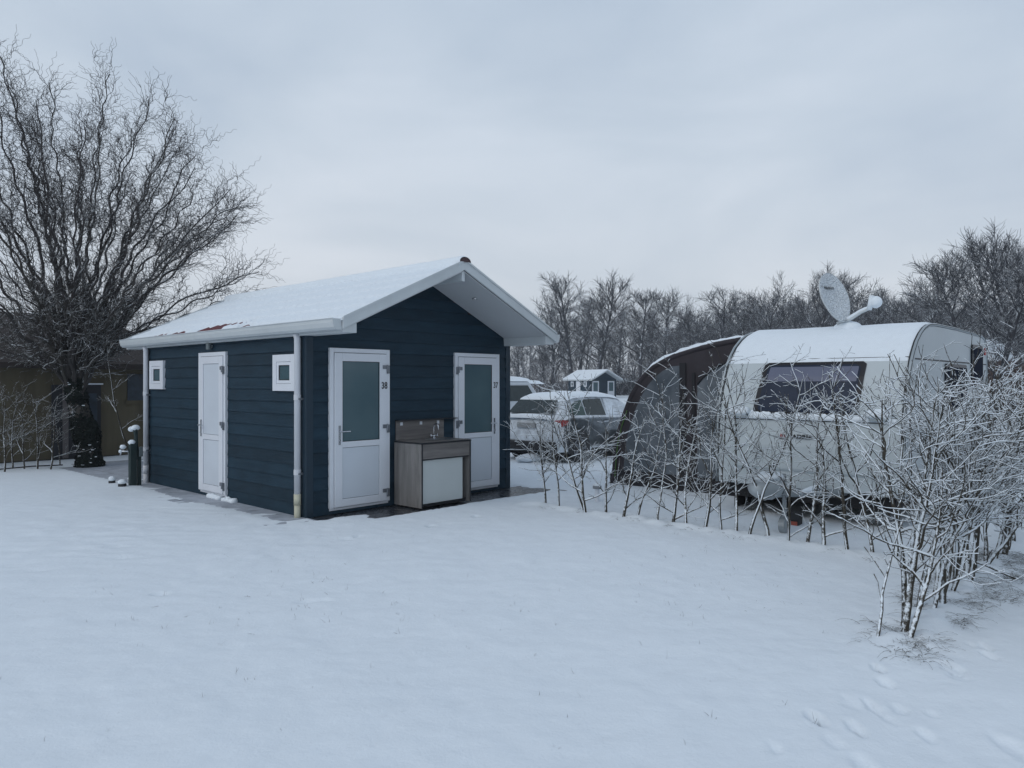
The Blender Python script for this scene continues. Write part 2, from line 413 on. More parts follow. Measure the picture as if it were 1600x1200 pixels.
def door_unit(parent, kind, fr, w, z0=0.099, z1=2.2, number=None, hinge='right', glazed=True):
    """fr(a, out, z): point on the door plane, a from 0..w left to right as seen, out towards the viewer"""
    def bx(mb, a0, a1, o0, o1, c0, c1):
        p = [fr(a, o, z) for a in (a0, a1) for o in (o0, o1) for z in (c0, c1)]
        xs = [q[0] for q in p]; ys = [q[1] for q in p]; zs = [q[2] for q in p]
        return mb.box(min(xs), max(xs), min(ys), max(ys), min(zs), max(zs))
    fw = 0.058
    f_ = MB()
    bx(f_, 0, fw, 0.0, 0.045, z0, z1); bx(f_, w-fw, w, 0.0, 0.045, z0, z1); bx(f_, fw, w-fw, 0.0, 0.045, z1-fw, z1)
    bx(f_, 0.01, w-0.01, 0.0, 0.02, z0-0.035, z0-0.001)
    door = P(parent, 'door', f_, 'upvc', bevel=0.004, label=kind)
    # shadow gap then leaf
    g_ = MB(); bx(g_, fw+0.0, w-fw, 0.016, 0.030, z0+0.006, z1-fw); P(door, 'gasket', g_, 'gasket')
    e = fw+0.006; L0, L1 = e, w-e; T = z1-fw-0.006; B = z0+0.008
    gl0, gl1 = 0.185, w-0.185; gt, gb, pt, pb = 2.028, 0.963, 0.885, 0.205
    l_ = MB()
    bx(l_, L0, gl0, 0.030, 0.058, B, T); bx(l_, gl1, L1, 0.030, 0.058, B, T)
    bx(l_, gl0, gl1, 0.030, 0.058, gt, T); bx(l_, gl0, gl1, 0.030, 0.058, pt, gb); bx(l_, gl0, gl1, 0.030, 0.058, B, pb)
    leaf = P(door, 'door_leaf', l_, 'upvc', bevel=0.004)
    if glazed:
        q = MB(); bx(q, gl0, gl1, 0.030, 0.044, gb, gt); P(leaf, 'glass_pane', q, 'frosted_glass')
        q = MB()
        t = 0.007
        bx(q, gl0, gl0+t, 0.044, 0.054, gb, gt); bx(q, gl1-t, gl1, 0.044, 0.054, gb, gt)
        bx(q, gl0+t, gl1-t, 0.044, 0.054, gt-t, gt); bx(q, gl0+t, gl1-t, 0.044, 0.054, gb, gb+t); P(leaf, 'glazing_seal', q, 'gasket')
    else:
        q = MB(); bx(q, gl0+0.005, gl1-0.005, 0.030, 0.048, gb+0.005, gt-0.005); P(leaf, 'upper_panel', q, 'upvc_panel', bevel=0.003)
        q = MB(); bx(q, gl0, gl1, 0.030, 0.040, gb, gt); P(leaf, 'upper_panel_joint', q, 'joint_grey')
    q = MB(); bx(q, gl0+0.006, gl1-0.006, 0.030, 0.048, pb+0.006, pt-0.006); P(leaf, 'lower_panel', q, 'upvc_panel', bevel=0.003)
    q = MB(); bx(q, gl0, gl1, 0.030, 0.040, pb, pt); P(leaf, 'lower_panel_joint', q, 'joint_grey')
    # handle
    ha = 0.135 if hinge == 'right' else w-0.135
    s = 1 if hinge == 'right' else -1
    h = MB(); bx(h, ha-0.016, ha+0.016, 0.0585, 0.068, 0.925, 1.18)
    h.tube([fr(ha, 0.065, 1.10), fr(ha, 0.115, 1.10)], 0.010, 8)
    h.tube([fr(ha-s*0.005, 0.112, 1.10), fr(ha+s*0.14, 0.112, 1.10)], 0.0095, 8)
    h.tube([fr(ha, 0.066, 0.985), fr(ha, 0.078, 0.985)], 0.014, 10)
    P(leaf, 'handle', h, 'chrome', bevel=0.002)
    # hinges
    hb = w-fw if hinge == 'right' else fw
    for z in (1.955, 1.135, 0.245):
        h = MB()
        bx(h, hb-s*0.075, hb-s*0.01, 0.0585, 0.068, z-0.022, z+0.03)
        bx(h, hb+s*0.002, hb+s*0.040, 0.0455, 0.066, z-0.085, z+0.028)
        h.tube([fr(hb-s*0.002, 0.070, z-0.06), fr(hb-s*0.002, 0.070, z+0.035)], 0.012, 8)
        P(leaf, 'hinge', h, 'hinge_steel', bevel=0.002)
    if number:
        vs, fs = text_mb(number, 0.128, 0.80, 0.001, 0.003)
        a = w-0.105
        q = MB(); q.add([fr(a+v[0], 0.060+v[2], 1.700+v[1]) for v in vs], fs)
        P(leaf, 'door_number', q, 'number_black', label='black house number %s' % number)
    return door

def small_window(parent, y0, w=0.557, z0=1.634, z1=2.114):
    fr = lambda a, o, z: (-o, y0+w-a, z)      # seen from outside the left wall
    def ring(a0, a1, c0, c1, t, o0, o1):
        q = MB()
        for (x, y, c, d) in ((a0, a0+t, c0, c1), (a1-t, a1, c0, c1), (a0+t, a1-t, c0, c0+t), (a0+t, a1-t, c1-t, c1)):
            q.box(-o1, -o0, y0+w-y, y0+w-x, c, d)
        return q
    f_ = P(parent, 'window', ring(0, w, z0, z1, 0.095, 0.0, 0.052), 'upvc', bevel=0.004)
    P(f_, 'sash', ring(0.098, w-0.098, z0+0.098, z1-0.098, 0.042, 0.016, 0.045), 'upvc', bevel=0.003)
    P(f_, 'window_seal', ring(0.142, w-0.142, z0+0.142, z1-0.142, 0.008, 0.018, 0.034), 'gasket')
    q = MB().box(-0.026, -0.017, y0+0.150, y0+w-0.150, z0+0.150, z1-0.150); P(f_, 'glass_pane', q, 'frosted_glass')
    q = MB().box(-0.0165, -0.004, y0+0.096, y0+w-0.096, z0+0.096, z1-0.096); P(f_, 'window_back', q, 'gasket')
    return f_

def core(poly, axis, a, b): return MB().prism(poly, axis, a, b)
def build_cabin():
    C = thing('cabin', 'large navy lap sided cabin with door numbers 38 and 37 and snow on its roof', 'cabin', (0, 0, 0))
    top_f = lambda a: EZ - 0.13 + SL*(min(a, CW-a)+0.08)
    q = MB()
    siding(q, CW, 0.02, top_f, lambda a, o, z: (a, -o, z))
    q2 = MB()
    siding(q2, CD, 0.02, lambda a: 2.40, lambda a, o, z: (-o, CD-a, z))
    q3 = MB(); siding(q3, CD, 0.02, lambda a: 2.40, lambda a, o, z: (CW+o, a, z))
    q4 = MB(); siding(q4, CW, 0.02, top_f, lambda a, o, z: (CW-a, CD+o, z))
    gab = [(0.004, 0.02), (CW-0.004, 0.02), (CW-0.004, 2.38), (CW/2, 2.38+SL*CW/2), (0.004, 2.38)]
    q.prism(gab, 'y', 0.004, 0.09); q4.prism(gab, 'y', CD-0.09, CD-0.004)
    q2.box(0.003, 0.09, 0.095, CD-0.095, 0.02, 2.39); q3.box(CW-0.09, CW-0.003, 0.095, CD-0.095, 0.02, 2.39)
    P(C, 'front_wall', q, 'navy_siding'); P(C, 'side_wall', q2, 'navy_siding')
    P(C, 'side_wall', q3, 'navy_siding'); P(C, 'back_wall', q4, 'navy_siding')
    q = MB().box(0.02, CW-0.02, 0.02, CD-0.02, 0.0, 0.10); P(C, 'plinth', q, 'plinth')
    # corner trims
    for x, y in ((0, 0), (CW, 0), (0, CD), (CW, CD)):
        sx = -1 if x == 0 else 1; sy = -1 if y == 0 else 1
        t = 0.018; wd = 0.085
        q = MB()
        q.box(x+sx*t, x-sx*wd, y+sy*t, y+sy*0.0005, 0.0, 2.36)
        q.box(x+sx*t, x+sx*0.0005, y+sy*0.0003, y-sy*wd, 0.0, 2.36)
        P(C, 'corner_trim', q, 'navy_trim', bevel=0.004)
    # doors
    door_unit(C, 'white door numbered 38 with frosted upper pane and handle on the left', lambda a, o, z: (0.313+a, -o-0.006, z), 0.972, number='38', hinge='right')
    door_unit(C, 'white door numbered 37 with frosted upper pane and handle on the right', lambda a, o, z: (3.498-0.972+a, -o-0.006, z), 0.972, number='37', hinge='left')
    door_unit(C, 'plain white door without glass in the side wall', lambda a, o, z: (-o-0.006, 2.106+0.879-a, z), 0.879, hinge='right', glazed=False)
    small_window(C, 0.203); small_window(C, 4.320)
    # roof boards: two tiled slopes
    for s in (0, 1):
        def X(d): return d if s == 0 else CW-d
        T = 0.055
        poly = [(X(-0.09), EZ-0.055), (X(CW/2), EZ-0.055+SL*(CW/2+0.09)), (X(CW/2), EZ-0.055+SL*(CW/2+0.09)-T), (X(-0.09), EZ-0.055-T)]
        q = MB().prism(poly, 'y', -FO+0.03, CD+BO-0.03)
        deck = P(C, 'roof', q, 'roof_tile')
        # pressed tile surface
        nx, ny = 44, 190
        rows = []
        for i in range(nx+1):
            d = -0.11+(CW/2+0.11)*i/nx
            row = []
            for j in range(ny+1):
                y = -FO+0.035+(CD+FO+BO-0.07)*j/ny
                step = ((d % 0.35)/0.35)*0.018
                wv = 0.011*math.sin(2*math.pi*y/0.185)
                row.append((X(d), y, EZ-0.032+SL*(d+0.08)-step+wv))
            rows.append(row)
        q = MB().grid(rows); P(deck, 'tiles', q, 'roof_tile', smooth=True)
    # boxed eaves
    for s in (0, 1):
        X = (lambda d: d) if s == 0 else (lambda d: CW-d)
        q = MB().box(X(-0.075), X(0.125), -FO+0.035, CD+BO-0.035, 2.342, 2.47); P(C, 'eave_box', q, 'white_board', bevel=0.003)
    # bargeboards
    for y0, y1 in ((-FO-0.005, -FO+0.028), (CD+BO-0.028, CD+BO+0.005)):
        for s in (0, 1):
            X = (lambda d: d) if s == 0 else (lambda d: CW-d)
            h = 0.135
            poly = [(X(-0.09), EZ-0.008), (X(CW/2), RZ), (X(CW/2), RZ-h), (X(-0.09), EZ-0.008-h)]
            P(C, 'bargeboard', MB().prism(poly, 'y', y0, y1), 'white_board', bevel=0.003)
            poly = [(X(-0.095), EZ+0.004), (X(CW/2), RZ+0.012), (X(CW/2), RZ-0.016), (X(-0.095), EZ-0.024)]
            yy = (y0-0.014, y0-0.0015) if y0 < 0 else (y1+0.0015, y1+0.014)
            P(C, 'barge_capping', MB().prism(poly, 'y', *yy), 'white_board')
    # soffits under the overhangs
    for y0, y1 in ((-FO+0.030, -0.015), (CD+0.015, CD+BO-0.030)):
        for s in (0, 1):
            X = (lambda d: d) if s == 0 else (lambda d: CW-d)
            b0 = EZ-0.155+SL*(0.127+0.08); b1 = RZ-0.155
            poly = [(X(0.127), b0), (X(CW/2), b1), (X(CW/2), b1+0.012), (X(0.127), b0+0.012)]
            P(C, 'soffit', MB().prism(poly, 'y', y0, y1), 'soffit')
        P(C, 'ridge_beam', MB().box(CW/2-0.028, CW/2+0.028, y0, y1, RZ-0.290, RZ-0.160), 'white_board', bevel=0.004)
    q = MB().tube([(CW/2+0.62, -0.5, RZ-0.155-SL*0.62-0.004), (CW/2+0.62, -0.5, RZ-0.155-SL*0.62-0.016)], 0.042, 20)
    P(C, 'downlight', q, 'chrome')
    # ridge cap
    def cap(r, z0, y0, y1, k=14):
        poly = [(CW/2+r*math.cos(math.pi*i/k), z0+r*0.62*math.sin(math.pi*i/k)) for i in range(k+1)]
        return MB().prism(poly, 'y', y0, y1)
    P(C, 'ridge_cap', cap(0.098, RZ-0.030, -FO-0.02, CD+BO+0.02), 'ridge_red')
    # gutters
    for s in (0, 1):
        X = (lambda d: d) if s == 0 else (lambda d: CW-d)
        prof = [(-0.078, 2.495), (-0.082, 2.385), (-0.095, 2.368), (-0.165, 2.372), (-0.195, 2.40), (-0.212, 2.452), (-0.213, 2.492),
                (-0.225, 2.497), (-0.225, 2.506), (-0.203, 2.506), (-0.201, 2.452), (-0.186, 2.41), (-0.16, 2.386), (-0.095, 2.382), (-0.088, 2.50)]
        q = MB().prism([(X(a), b) for a, b in prof], 'y', -FO+0.035, CD+BO-0.09)
        ga = P(C, 'gutter', q, 'white_board', bevel=0.002)
        for y in (-FO+0.031, CD+BO-0.094):
            q = MB().prism([(X(a), b) for a, b in prof[1:7]] + [(X(-0.205), 2.500), (X(-0.085), 2.500)], 'y', y, y+0.007)
            P(ga, 'gutter_end', q, 'white_board')
        for y in ((0.105, CD-0.10) if s == 0 else (0.15,)):
            q = MB()
            r = 0.041
            q.tube([(X(-0.090), y, 2.371), (X(-0.070), y, 2.30), (X(-0.070), y, 0.30)], r, 16)
            dp = P(C, 'downpipe', q, 'downpipe', smooth=True)
            for z in (1.555, 0.60):
                P(dp, 'pipe_collar', MB().tube([(X(-0.070), y, z-0.035), (X(-0.070), y, z+0.035)], r+0.005, 16), 'downpipe', bevel=0.002)
                P(dp, 'pipe_bracket', MB().box(X(-0.070)-0.012, X(0.0), y-0.055, y-0.030, z-0.032, z-0.008), 'hinge_steel')
            q = MB().tube([(X(-0.070), y, 0.32), (X(-0.070), y, 0.18)], r+0.004, 16).tube([(X(-0.070), y, 0.178), (X(-0.070), y, -0.05)], r+0.0, 16)
            P(dp, 'pipe_foot', q, 'pipe_socket' if s == 0 and y < 1 else 'downpipe', smooth=True)
    # wall light over the side door
    q = MB().tube([(-0.062, 2.62, 2.245), (-0.062, 2.62, 2.345)], 0.036, 16).box(-0.03, -0.001, 2.600, 2.640, 2.27, 2.32)
    P(C, 'wall_light', q, 'lamp_grey', bevel=0.003)
    # snow on the roof: thick at the ridge, bare patches by the left eave
    for s in (0, 1):
        X = (lambda d: d) if s == 0 else (lambda d: CW-d)
        nx, ny = 90, 300
        rows = []
        for i in range(nx+1):
            d = -0.115+(CW/2+0.115)*i/nx
            row = []
            for j in range(ny+1):
                y = -FO+0.00+(CD+FO+BO)*j/ny
                nv = mnoise.noise(Vector((d*1.3, y*1.3, s*9.0)))
                n2 = mnoise.noise(Vector((d*7, y*7, 3+s)))
                n3 = mnoise.noise(Vector((d*2.6+7, y*2.2, 5+s)))
                th = 0.032 + 0.008*nv + 0.006*n2
                th += 0.010*math.sin(2*math.pi*y/0.185) - 0.022*((d % 0.35)/0.35)
                e = min(1, max(0, (d+0.115)/0.05)); th *= 0.45+0.55*e
                if s == 0:      # melted patches near the eave, further back
                    pk = 0.0
                    for (pd, py_, rd, ry, k) in ((0.10, 2.85, 0.17, 0.40, 1.45), (0.22, 2.30, 0.08, 0.45, 1.2), (0.03, 3.95, 0.08, 0.30, 1.3),
                                                (0.03, 4.60, 0.07, 0.28, 1.25), (0.05, 1.70, 0.045, 0.18, 1.15), (0.32, 1.95, 0.03, 0.18, 0.7)):
                        g = math.exp(-((d-pd)/rd)**2-((y-py_)/ry)**2)
                        pk = max(pk, g*k*(1.15+1.1*n3+1.1*n2))
                    th -= max(0, pk-0.30)*0.20
                yb = min(y+FO, CD+BO-y)
                if yb < 0.03: th *= 0.55
                th = max(th, -0.030)
                row.append((X(d), y, EZ-0.032+SL*(d+0.08)+th))
            rows.append(row)
        P(C, 'roof_snow', MB().grid(rows), 'snow_object', smooth=True)
    rows = []
    ny = 200
    for i in range(13):
        a = math.pi*i/12
        row = []
        for j in range(ny+1):
            y = -FO-0.012+(CD+FO+BO+0.024)*j/ny
            n1 = mnoise.noise(Vector((y*1.7, a, 2))); n2 = mnoise.noise(Vector((y*6, a*2, 7)))
            r = 0.114+0.012*n1+0.006*n2
            if j == 0 or j == ny: r = 0.094
            zz = RZ-0.026+r*0.72*math.sin(a)
            if i in (0, 12): zz = RZ-0.10
            row.append((CW/2+r*1.12*math.cos(a), y, zz))
        rows.append(row)
    P(C, 'ridge_snow', MB().grid(rows), 'snow_object', smooth=True)
    return C
CABIN = build_cabin()

# ------------------------------------------------------------------ outdoor sink between the doors
def build_sink():
    x0, x1, yf, yb = 1.375, 2.300, -0.625, -0.035
    S = thing('outdoor_sink', 'grey wood decor sink cupboard with chrome tap standing between the two front doors', 'sink', (1.84, -0.33, 0.03))
    zt = 0.925
    P(S, 'side_panel', MB().box(x0, x0+0.022, yf, yb, 0.035, zt-0.022), 'grey_wood_upright', bevel=0.0015)
    P(S, 'side_panel', MB().box(x1-0.022, x1, yf, yb, 0.035, zt-0.022), 'grey_wood_upright', bevel=0.0015)
    q = MB().box(x0-0.0015, x0+0.0235, yf-0.003, yf-0.0005, 0.035, zt-0.022).box(x1-0.0235, x1+0.0015, yf-0.003, yf-0.0005, 0.035, zt-0.022)
    P(S, 'edge_strip', q, 'dark_edge')
    P(S, 'worktop', MB().box(x0-0.006, x1+0.006, yf-0.008, yb, zt-0.020, zt), 'dark_edge', bevel=0.002)
    P(S, 'worktop_face', MB().box(x0+0.004, x1-0.004, yf+0.002, yb-0.002, zt+0.0005, zt+0.004), 'grey_wood_flat')
    P(S, 'apron_panel', MB().box(x0+0.025, x1-0.025, yf+0.004, yf+0.022, 0.700, zt-0.024), 'grey_wood_flat', bevel=0.0015)
    P(S, 'apron_gap', MB().box(x0+0.025, x1-0.025, yf+0.012, yf+0.20, 0.682, 0.698), 'dark_edge')
    P(S, 'cupboard_door', MB().box(x0+0.026, x1-0.13, yf+0.035, yf+0.053, 0.085, 0.680), 'cupboard_front', bevel=0.003)
    P(S, 'back_panel', MB().box(x0+0.023, x1-0.023, yf+0.15, yf+0.17, 0.04, 0.690), 'grey_wood_upright')
    P(S, 'kick_board', MB().box(x0+0.03, x1-0.03, yf+0.075, yf+0.09, 0.035, 0.084), 'dark_edge')
    bs = P(S, 'backsplash', MB().box(1.41, 2.31, -0.034, -0.016, zt+0.005, 1.200), 'grey_wood_flat', bevel=0.0015)
    for x in (1.50, 1.86, 2.19):
        P(bs, 'wall_socket', MB().box(x-0.022, x+0.022, -0.043, -0.0345, 1.135, 1.182), 'upvc', bevel=0.002)
    P(S, 'shelf', MB().box(1.40, 2.545, -0.100, -0.0155, 1.202, 1.214), 'dark_edge', bevel=0.001)
    # basin rim and bowl
    cx, cy = 1.98, -0.30
    q = MB(); ring = [(1.0, 0.0085), (0.93, 0.010), (0.88, 0.0055)]
    rows = [[(cx+0.23*k*math.cos(a*math.pi/18), cy+0.17*k*math.sin(a*math.pi/18), zt+z) for a in range(37)] for k, z in ring+[(0.86, 0.0048), (0.0, 0.0046)]]
    P(S, 'basin', q.grid(rows), 'basin_steel', smooth=True)
    q = MB(); tx, ty = 2.03, -0.125; zb = zt+0.005
    q.tube([(tx, ty, zb), (tx, ty, zb+0.012)], 0.026, 14)
    q.tube([(tx, ty, zb+0.012), (tx, ty, zb+0.05)], 0.018, 12)
    arc = [(tx, ty, zb+0.05), (tx, ty, zb+0.16)] + [(tx, ty-0.05+0.05*math.cos(a), zb+0.16+0.055*math.sin(a)) for a in [i*math.pi/8 for i in range(1, 9)]] + [(tx, ty-0.10, zb+0.12)]
    q.tube(arc, 0.0105, 10)
    fa = P(S, 'tap', q, 'chrome', smooth=True)
    for sx in (-1, 1):
        h = MB().tube([(tx, ty, zb+0.035), (tx+sx*0.055, ty, zb+0.045)], 0.010, 8)
        c = (tx+sx*0.062, ty, zb+0.048)
        for a in (0, 90): h.tube([(c[0], c[1]-0.026*math.cos(R(a+45)), c[2]-0.026*math.sin(R(a+45))), (c[0], c[1]+0.026*math.cos(R(a+45)), c[2]+0.026*math.sin(R(a+45)))], 0.006, 6)
        P(fa, 'tap_handle', h, 'chrome', smooth=True)
    return S
build_sink()

# ------------------------------------------------------------------ paving round the cabin
rnd = random.Random(5)
q = MB().box(-0.10, CW+0.42, -0.90, 0.015, -0.05, 0.012)
o = single('paving', q, 'wet_paving', None, None, (0, 0, 0), kind='structure')
q = MB().box(-0.62, -0.005, -0.45, 8.6, -0.06, 0.020).box(-0.005, 2.2, CD+0.1, 9.2, -0.06, 0.020)
o = single('path', q, 'dusted_path', None, None, (0, 0, 0), kind='structure')
# ------------------------------------------------------------------ branching plants
class Tubes:
    """collects many thin tubes into one mesh quickly"""
    def __init__(s): s.v = []; s.f = []; s.n = 0
    def add(s, pts, rad, k=3):
        pts = np.asarray(pts, dtype=float); n = len(pts)
        if n < 2: return
        rad = np.broadcast_to(np.asarray(rad, dtype=float), (n,))
        t = np.empty_like(pts); t[1:-1] = pts[2:]-pts[:-2]; t[0] = pts[1]-pts[0]; t[-1] = pts[-1]-pts[-2]
        t /= (np.linalg.norm(t, axis=1, keepdims=True)+1e-9)
        d = np.abs(pts[-1]-pts[0]); ref = np.zeros(3); ref[int(np.argmin(d))] = 1.0
        a = np.cross(t, ref); a /= (np.linalg.norm(a, axis=1, keepdims=True)+1e-9)
        b = np.cross(t, a)
        ang = np.arange(k)*2*math.pi/k
        ring = a[:, None, :]*np.cos(ang)[None, :, None] + b[:, None, :]*np.sin(ang)[None, :, None]
        s.v.append((pts[:, None, :] + ring*rad[:, None, None]).reshape(-1, 3))
        i = np.arange(n-1)[:, None]*k; j = np.arange(k)[None, :]; j2 = (j+1) % k
        s.f.append((np.stack([i+j, i+j2, i+k+j2, i+k+j], axis=-1).reshape(-1, 4) + s.n))
        s.n += n*k
    def arrays(s):
        if not s.v: return np.zeros((0, 3)), np.zeros((0, 4), int)
        return np.concatenate(s.v), np.concatenate(s.f)

def quad_mesh(name, V, Fq, smooth=True):
    me = bpy.data.meshes.new(name)
    nv, nf = len(V), len(Fq)
    me.vertices.add(nv); me.vertices.foreach_set('co', np.ascontiguousarray(V, dtype=np.float32).ravel())
    me.loops.add(nf*4); me.loops.foreach_set('vertex_index', np.ascontiguousarray(Fq, dtype=np.int32).ravel())
    me.polygons.add(nf)
    me.polygons.foreach_set('loop_start', np.arange(0, nf*4, 4, dtype=np.int32))
    me.update(calc_edges=True)
    if smooth: me.shade_smooth()
    return me

def link_mesh(name, me, mat, parent=None):
    o = bpy.data.objects.new(name, me); COL.objects.link(o)
    if not me.materials: me.materials.append(MATS[mat])
    if parent: o.parent = parent
    return o

def unit(v): return v/(np.linalg.norm(v)+1e-9)

def path(rng, p0, d0, length, n, wander, up=0.0, curl=0.0, wav=0.4):
    """a wandering line; curl adds the corkscrew of a contorted twig"""
    pts = [np.array(p0, float)]; d = unit(np.array(d0, float)); st = length/n
    for i in range(n):
        d = unit(d + rng.normal(0, wander, 3) + np.array([0, 0, up]))
        pts.append(pts[-1]+d*st)
    pts = np.array(pts)
    if curl:
        ax = unit(pts[-1]-pts[0]); e1 = unit(np.cross(ax, [0.3, 0.5, 0.81])); e2 = np.cross(ax, e1)
        s = np.arange(n+1)*st; ph = rng.uniform(0, 6.28, 2); am = curl*np.minimum(1, s/(0.25*length+1e-6))*rng.uniform(0.6, 1.3)
        w1 = wav*rng.uniform(0.8, 1.25)
        pts = pts + e1*(am*np.sin(2*math.pi*s/w1+ph[0]))[:, None] + e2*(am*np.cos(2*math.pi*s/(w1*1.17)+ph[1]))[:, None]
    return pts

def side_dir(rng, d, ang):
    d = unit(d); a = rng.normal(0, 1, 3); a = unit(a-d*np.dot(a, d))
    return d*math.cos(ang)+a*math.sin(ang)

def bare_tree(seed, H=12.0, spread=0.42, trunk_r=0.20, n1=18, n2=9, n3=8, tr=0.014, low=0.30, forks=2, k3=3):
    """crown and trunk arrays of a leafless broadleaf tree, base at the origin"""
    rng = np.random.default_rng(seed)
    T, K = Tubes(), Tubes()
    top = H*0.93
    tp = path(rng, (0, 0, -0.1), (rng.normal(0, .03), rng.normal(0, .03), 1), top, 12, 0.045, 0.05)
    K.add(tp, np.linspace(trunk_r, trunk_r*0.16, 13)**1.0, 7)
    limbs = []
    for i in range(n1):
        f = low + (0.95-low)*(i+rng.uniform(0, 1))/n1
        idx = min(11, int(f*12)); fr = f*12-idx
        p = tp[idx]*(1-fr)+tp[idx+1]*fr
        ang = rng.uniform(0.55, 1.12)*(1.15-0.45*f)
        az = i*2.399+rng.uniform(-.5, .5)
        d = np.array([math.cos(az)*math.sin(ang), math.sin(az)*math.sin(ang), math.cos(ang)])
        L = H*spread*rng.uniform(0.75, 1.15)*(1.12-0.72*f)
        n = 7
        q = path(rng, p, d, L, n, 0.12, 0.035)
        r0 = trunk_r*(0.42-0.25*f)
        K.add(q, np.linspace(r0, r0*0.18, n+1), 4) if i < forks else T.add(q, np.linspace(r0, r0*0.2, n+1), 4)
        limbs.append((q, r0, L))
    limbs.append((tp[7:], trunk_r*0.3, top*0.4))
    for q, r0, L in limbs:
        for j in range(n2):
            f = 0.18+0.8*(j+rng.uniform(0, 1))/n2; n = len(q)-1; idx = min(n-1, int(f*n)); fr = f*n-idx
            p = q[idx]*(1-fr)+q[idx+1]*fr
            d = side_dir(rng, q[idx+1]-q[idx], rng.uniform(0.45, 0.95)); d[2] += 0.15
            L2 = L*rng.uniform(0.30, 0.5)*(1.15-0.6*f)+0.3
            s = path(rng, p, d, L2, 5, 0.13, 0.05)
            T.add(s, np.linspace(max(tr*1.3, r0*0.30), tr*0.9, 6), k3)
            for m_ in range(n3):
                f2 = 0.12+0.86*(m_+rng.uniform(0, 1))/n3; i2 = min(4, int(f2*5)); g = f2*5-i2
                p2 = s[i2]*(1-g)+s[i2+1]*g
                d2 = side_dir(rng, s[i2+1]-s[i2], rng.uniform(0.4, 1.0)); d2[2] += 0.12
                T.add(path(rng, p2, d2, rng.uniform(0.35, 0.95)*H/12, 3, 0.14, 0.05), np.linspace(tr, tr*0.55, 4), 3)
    return K.arrays(), T.arrays()

TREE_LIB = []
for i, (sp, lo, n1_) in enumerate(((0.36, 0.28, 20), (0.42, 0.24, 20), (0.33, 0.34, 18), (0.44, 0.30, 22), (0.38, 0.2, 22), (0.48, 0.22, 22))):
    (kv, kf), (tv, tf) = bare_tree(100+i, 12, sp, 0.21, n1_, 9, 9, 0.013, lo)
    TREE_LIB.append((quad_mesh('trunk', kv, kf), quad_mesh('crown', tv, tf)))

def place_tree(u, Y, vtop, k, label, name='bare_tree', cat='tree', group=None, rz=None, wide=1.0, base=None):
    H = zat(vtop, Y); s = H/12.2
    x, y, _ = gat(u, Y)
    t = thing(name, label, cat, (x, y, 0), group, rot=(u*0.37+Y) if rz is None else rz, world=True)
    t.scale = (s*wide, s*wide, s)
    a = link_mesh('trunk', TREE_LIB[k][0], 'bark_far', t); b = link_mesh('crown', TREE_LIB[k][1], 'bark_far', t)
    return t

trees = [
    (858, 102, 470, 5, 'bare tree rising just right of the cabin roof end, lowest and leftmost of the row'),
    (895, 96, 430, 0, 'tallest bare tree of the row, above the left end of the distant cabin'),
    (932, 98, 436, 3, 'broad bare tree above the ridge of the distant cabin'),
    (905, 112, 462, 2, 'slim bare tree seen between the two tallest trees over the distant cabin'),
    (997, 94, 446, 2, 'slender forked bare tree standing clear right of the distant cabin'),
    (1042, 100, 455, 4, 'bare tree left of the awning top with an open narrow crown'),
    (968, 114, 480, 1, 'small bare tree in the gap right of the distant cabin ridge'),
    (1020, 116, 488, 0, 'low bare tree in the gap left of the awning'),
    (1078, 84, 478, 5, 'low spreading bare tree just above the awning top'),
    (1122, 70, 452, 1, 'rounded bare tree behind the join of awning and caravan'),
    (1165, 82, 462, 4, 'bare tree behind the left corner of the caravan roof'),
    (1208, 78, 448, 5, 'wide bare tree above the caravan roof left of the dish'),
    (1268, 74, 424, 3, 'tall fan shaped bare tree directly behind the satellite dish'),
    (1330, 80, 434, 1, 'bare tree right of the dish with swept upper twigs'),
    (1372, 84, 450, 0, 'bare tree above the middle of the caravan roof, right of the dish cap'),
    (1446, 52, 410, 1, 'bare tree rising over the right front corner of the caravan roof'),
    (1500, 46, 398, 4, 'tall bare tree above the caravan side wall'),
    (1558, 24, 420, 2, 'near pale trunked bare tree just beyond the caravan rear edge'),
    (1532, 56, 385, 5, 'bare tree with a wide crown behind the near pale trunk'),
    (1596, 44, 364, 3, 'tallest bare tree, cut by the right edge of the photo'),
    (1640, 50, 380, 0, 'bare tree beyond the right edge reaching limbs into the photo'),
    (812, 90, 535, 1, 'small bare tree under the right eave of the big cabin'),
    (842, 60, 548, 3, 'stunted bare tree left of the distant cabin behind the parked cars'),
]
for i, (u, Y, vt, k, lab) in enumerate(trees):
    place_tree(u, Y, vt, k, lab, rz=i*1.3, wide=1.25 if Y > 30 else 1.35)

# the far wood and its undergrowth
def merged(libs, spots):
    vs, fs, o = [], [], 0
    for (x, y, z, s, sz, rz, k) in spots:
        V, Fq = libs[k]; c, sn = math.cos(rz), math.sin(rz)
        Q = np.empty_like(V); Q[:, 0] = (V[:, 0]*c-V[:, 1]*sn)*s+x; Q[:, 1] = (V[:, 0]*sn+V[:, 1]*c)*s+y; Q[:, 2] = V[:, 2]*sz+z
        vs.append(Q); fs.append(Fq+o); o += len(V)
    return np.concatenate(vs), np.concatenate(fs)
wood_lib = []
for i in range(4):
    (kv, kf), (tv, tf) = bare_tree(300+i, 12, 0.36+0.03*i, 0.17, 14, 7, 6, 0.024, 0.10)
    wood_lib.append((np.concatenate([kv, tv]), np.concatenate([kf, tf+len(kv)])))
rng = np.random.default_rng(11)
LINE = [(1040, 520), (1070, 500), (1100, 486), (1150, 480), (1200, 472), (1260, 458), (1340, 462), (1390, 466), (1412, 455), (1450, 462), (1520, 470), (1620, 465), (1680, 460)]
def vline(u): return float(np.interp(u, [a for a, _ in LINE], [b for _, b in LINE]))
spots = []
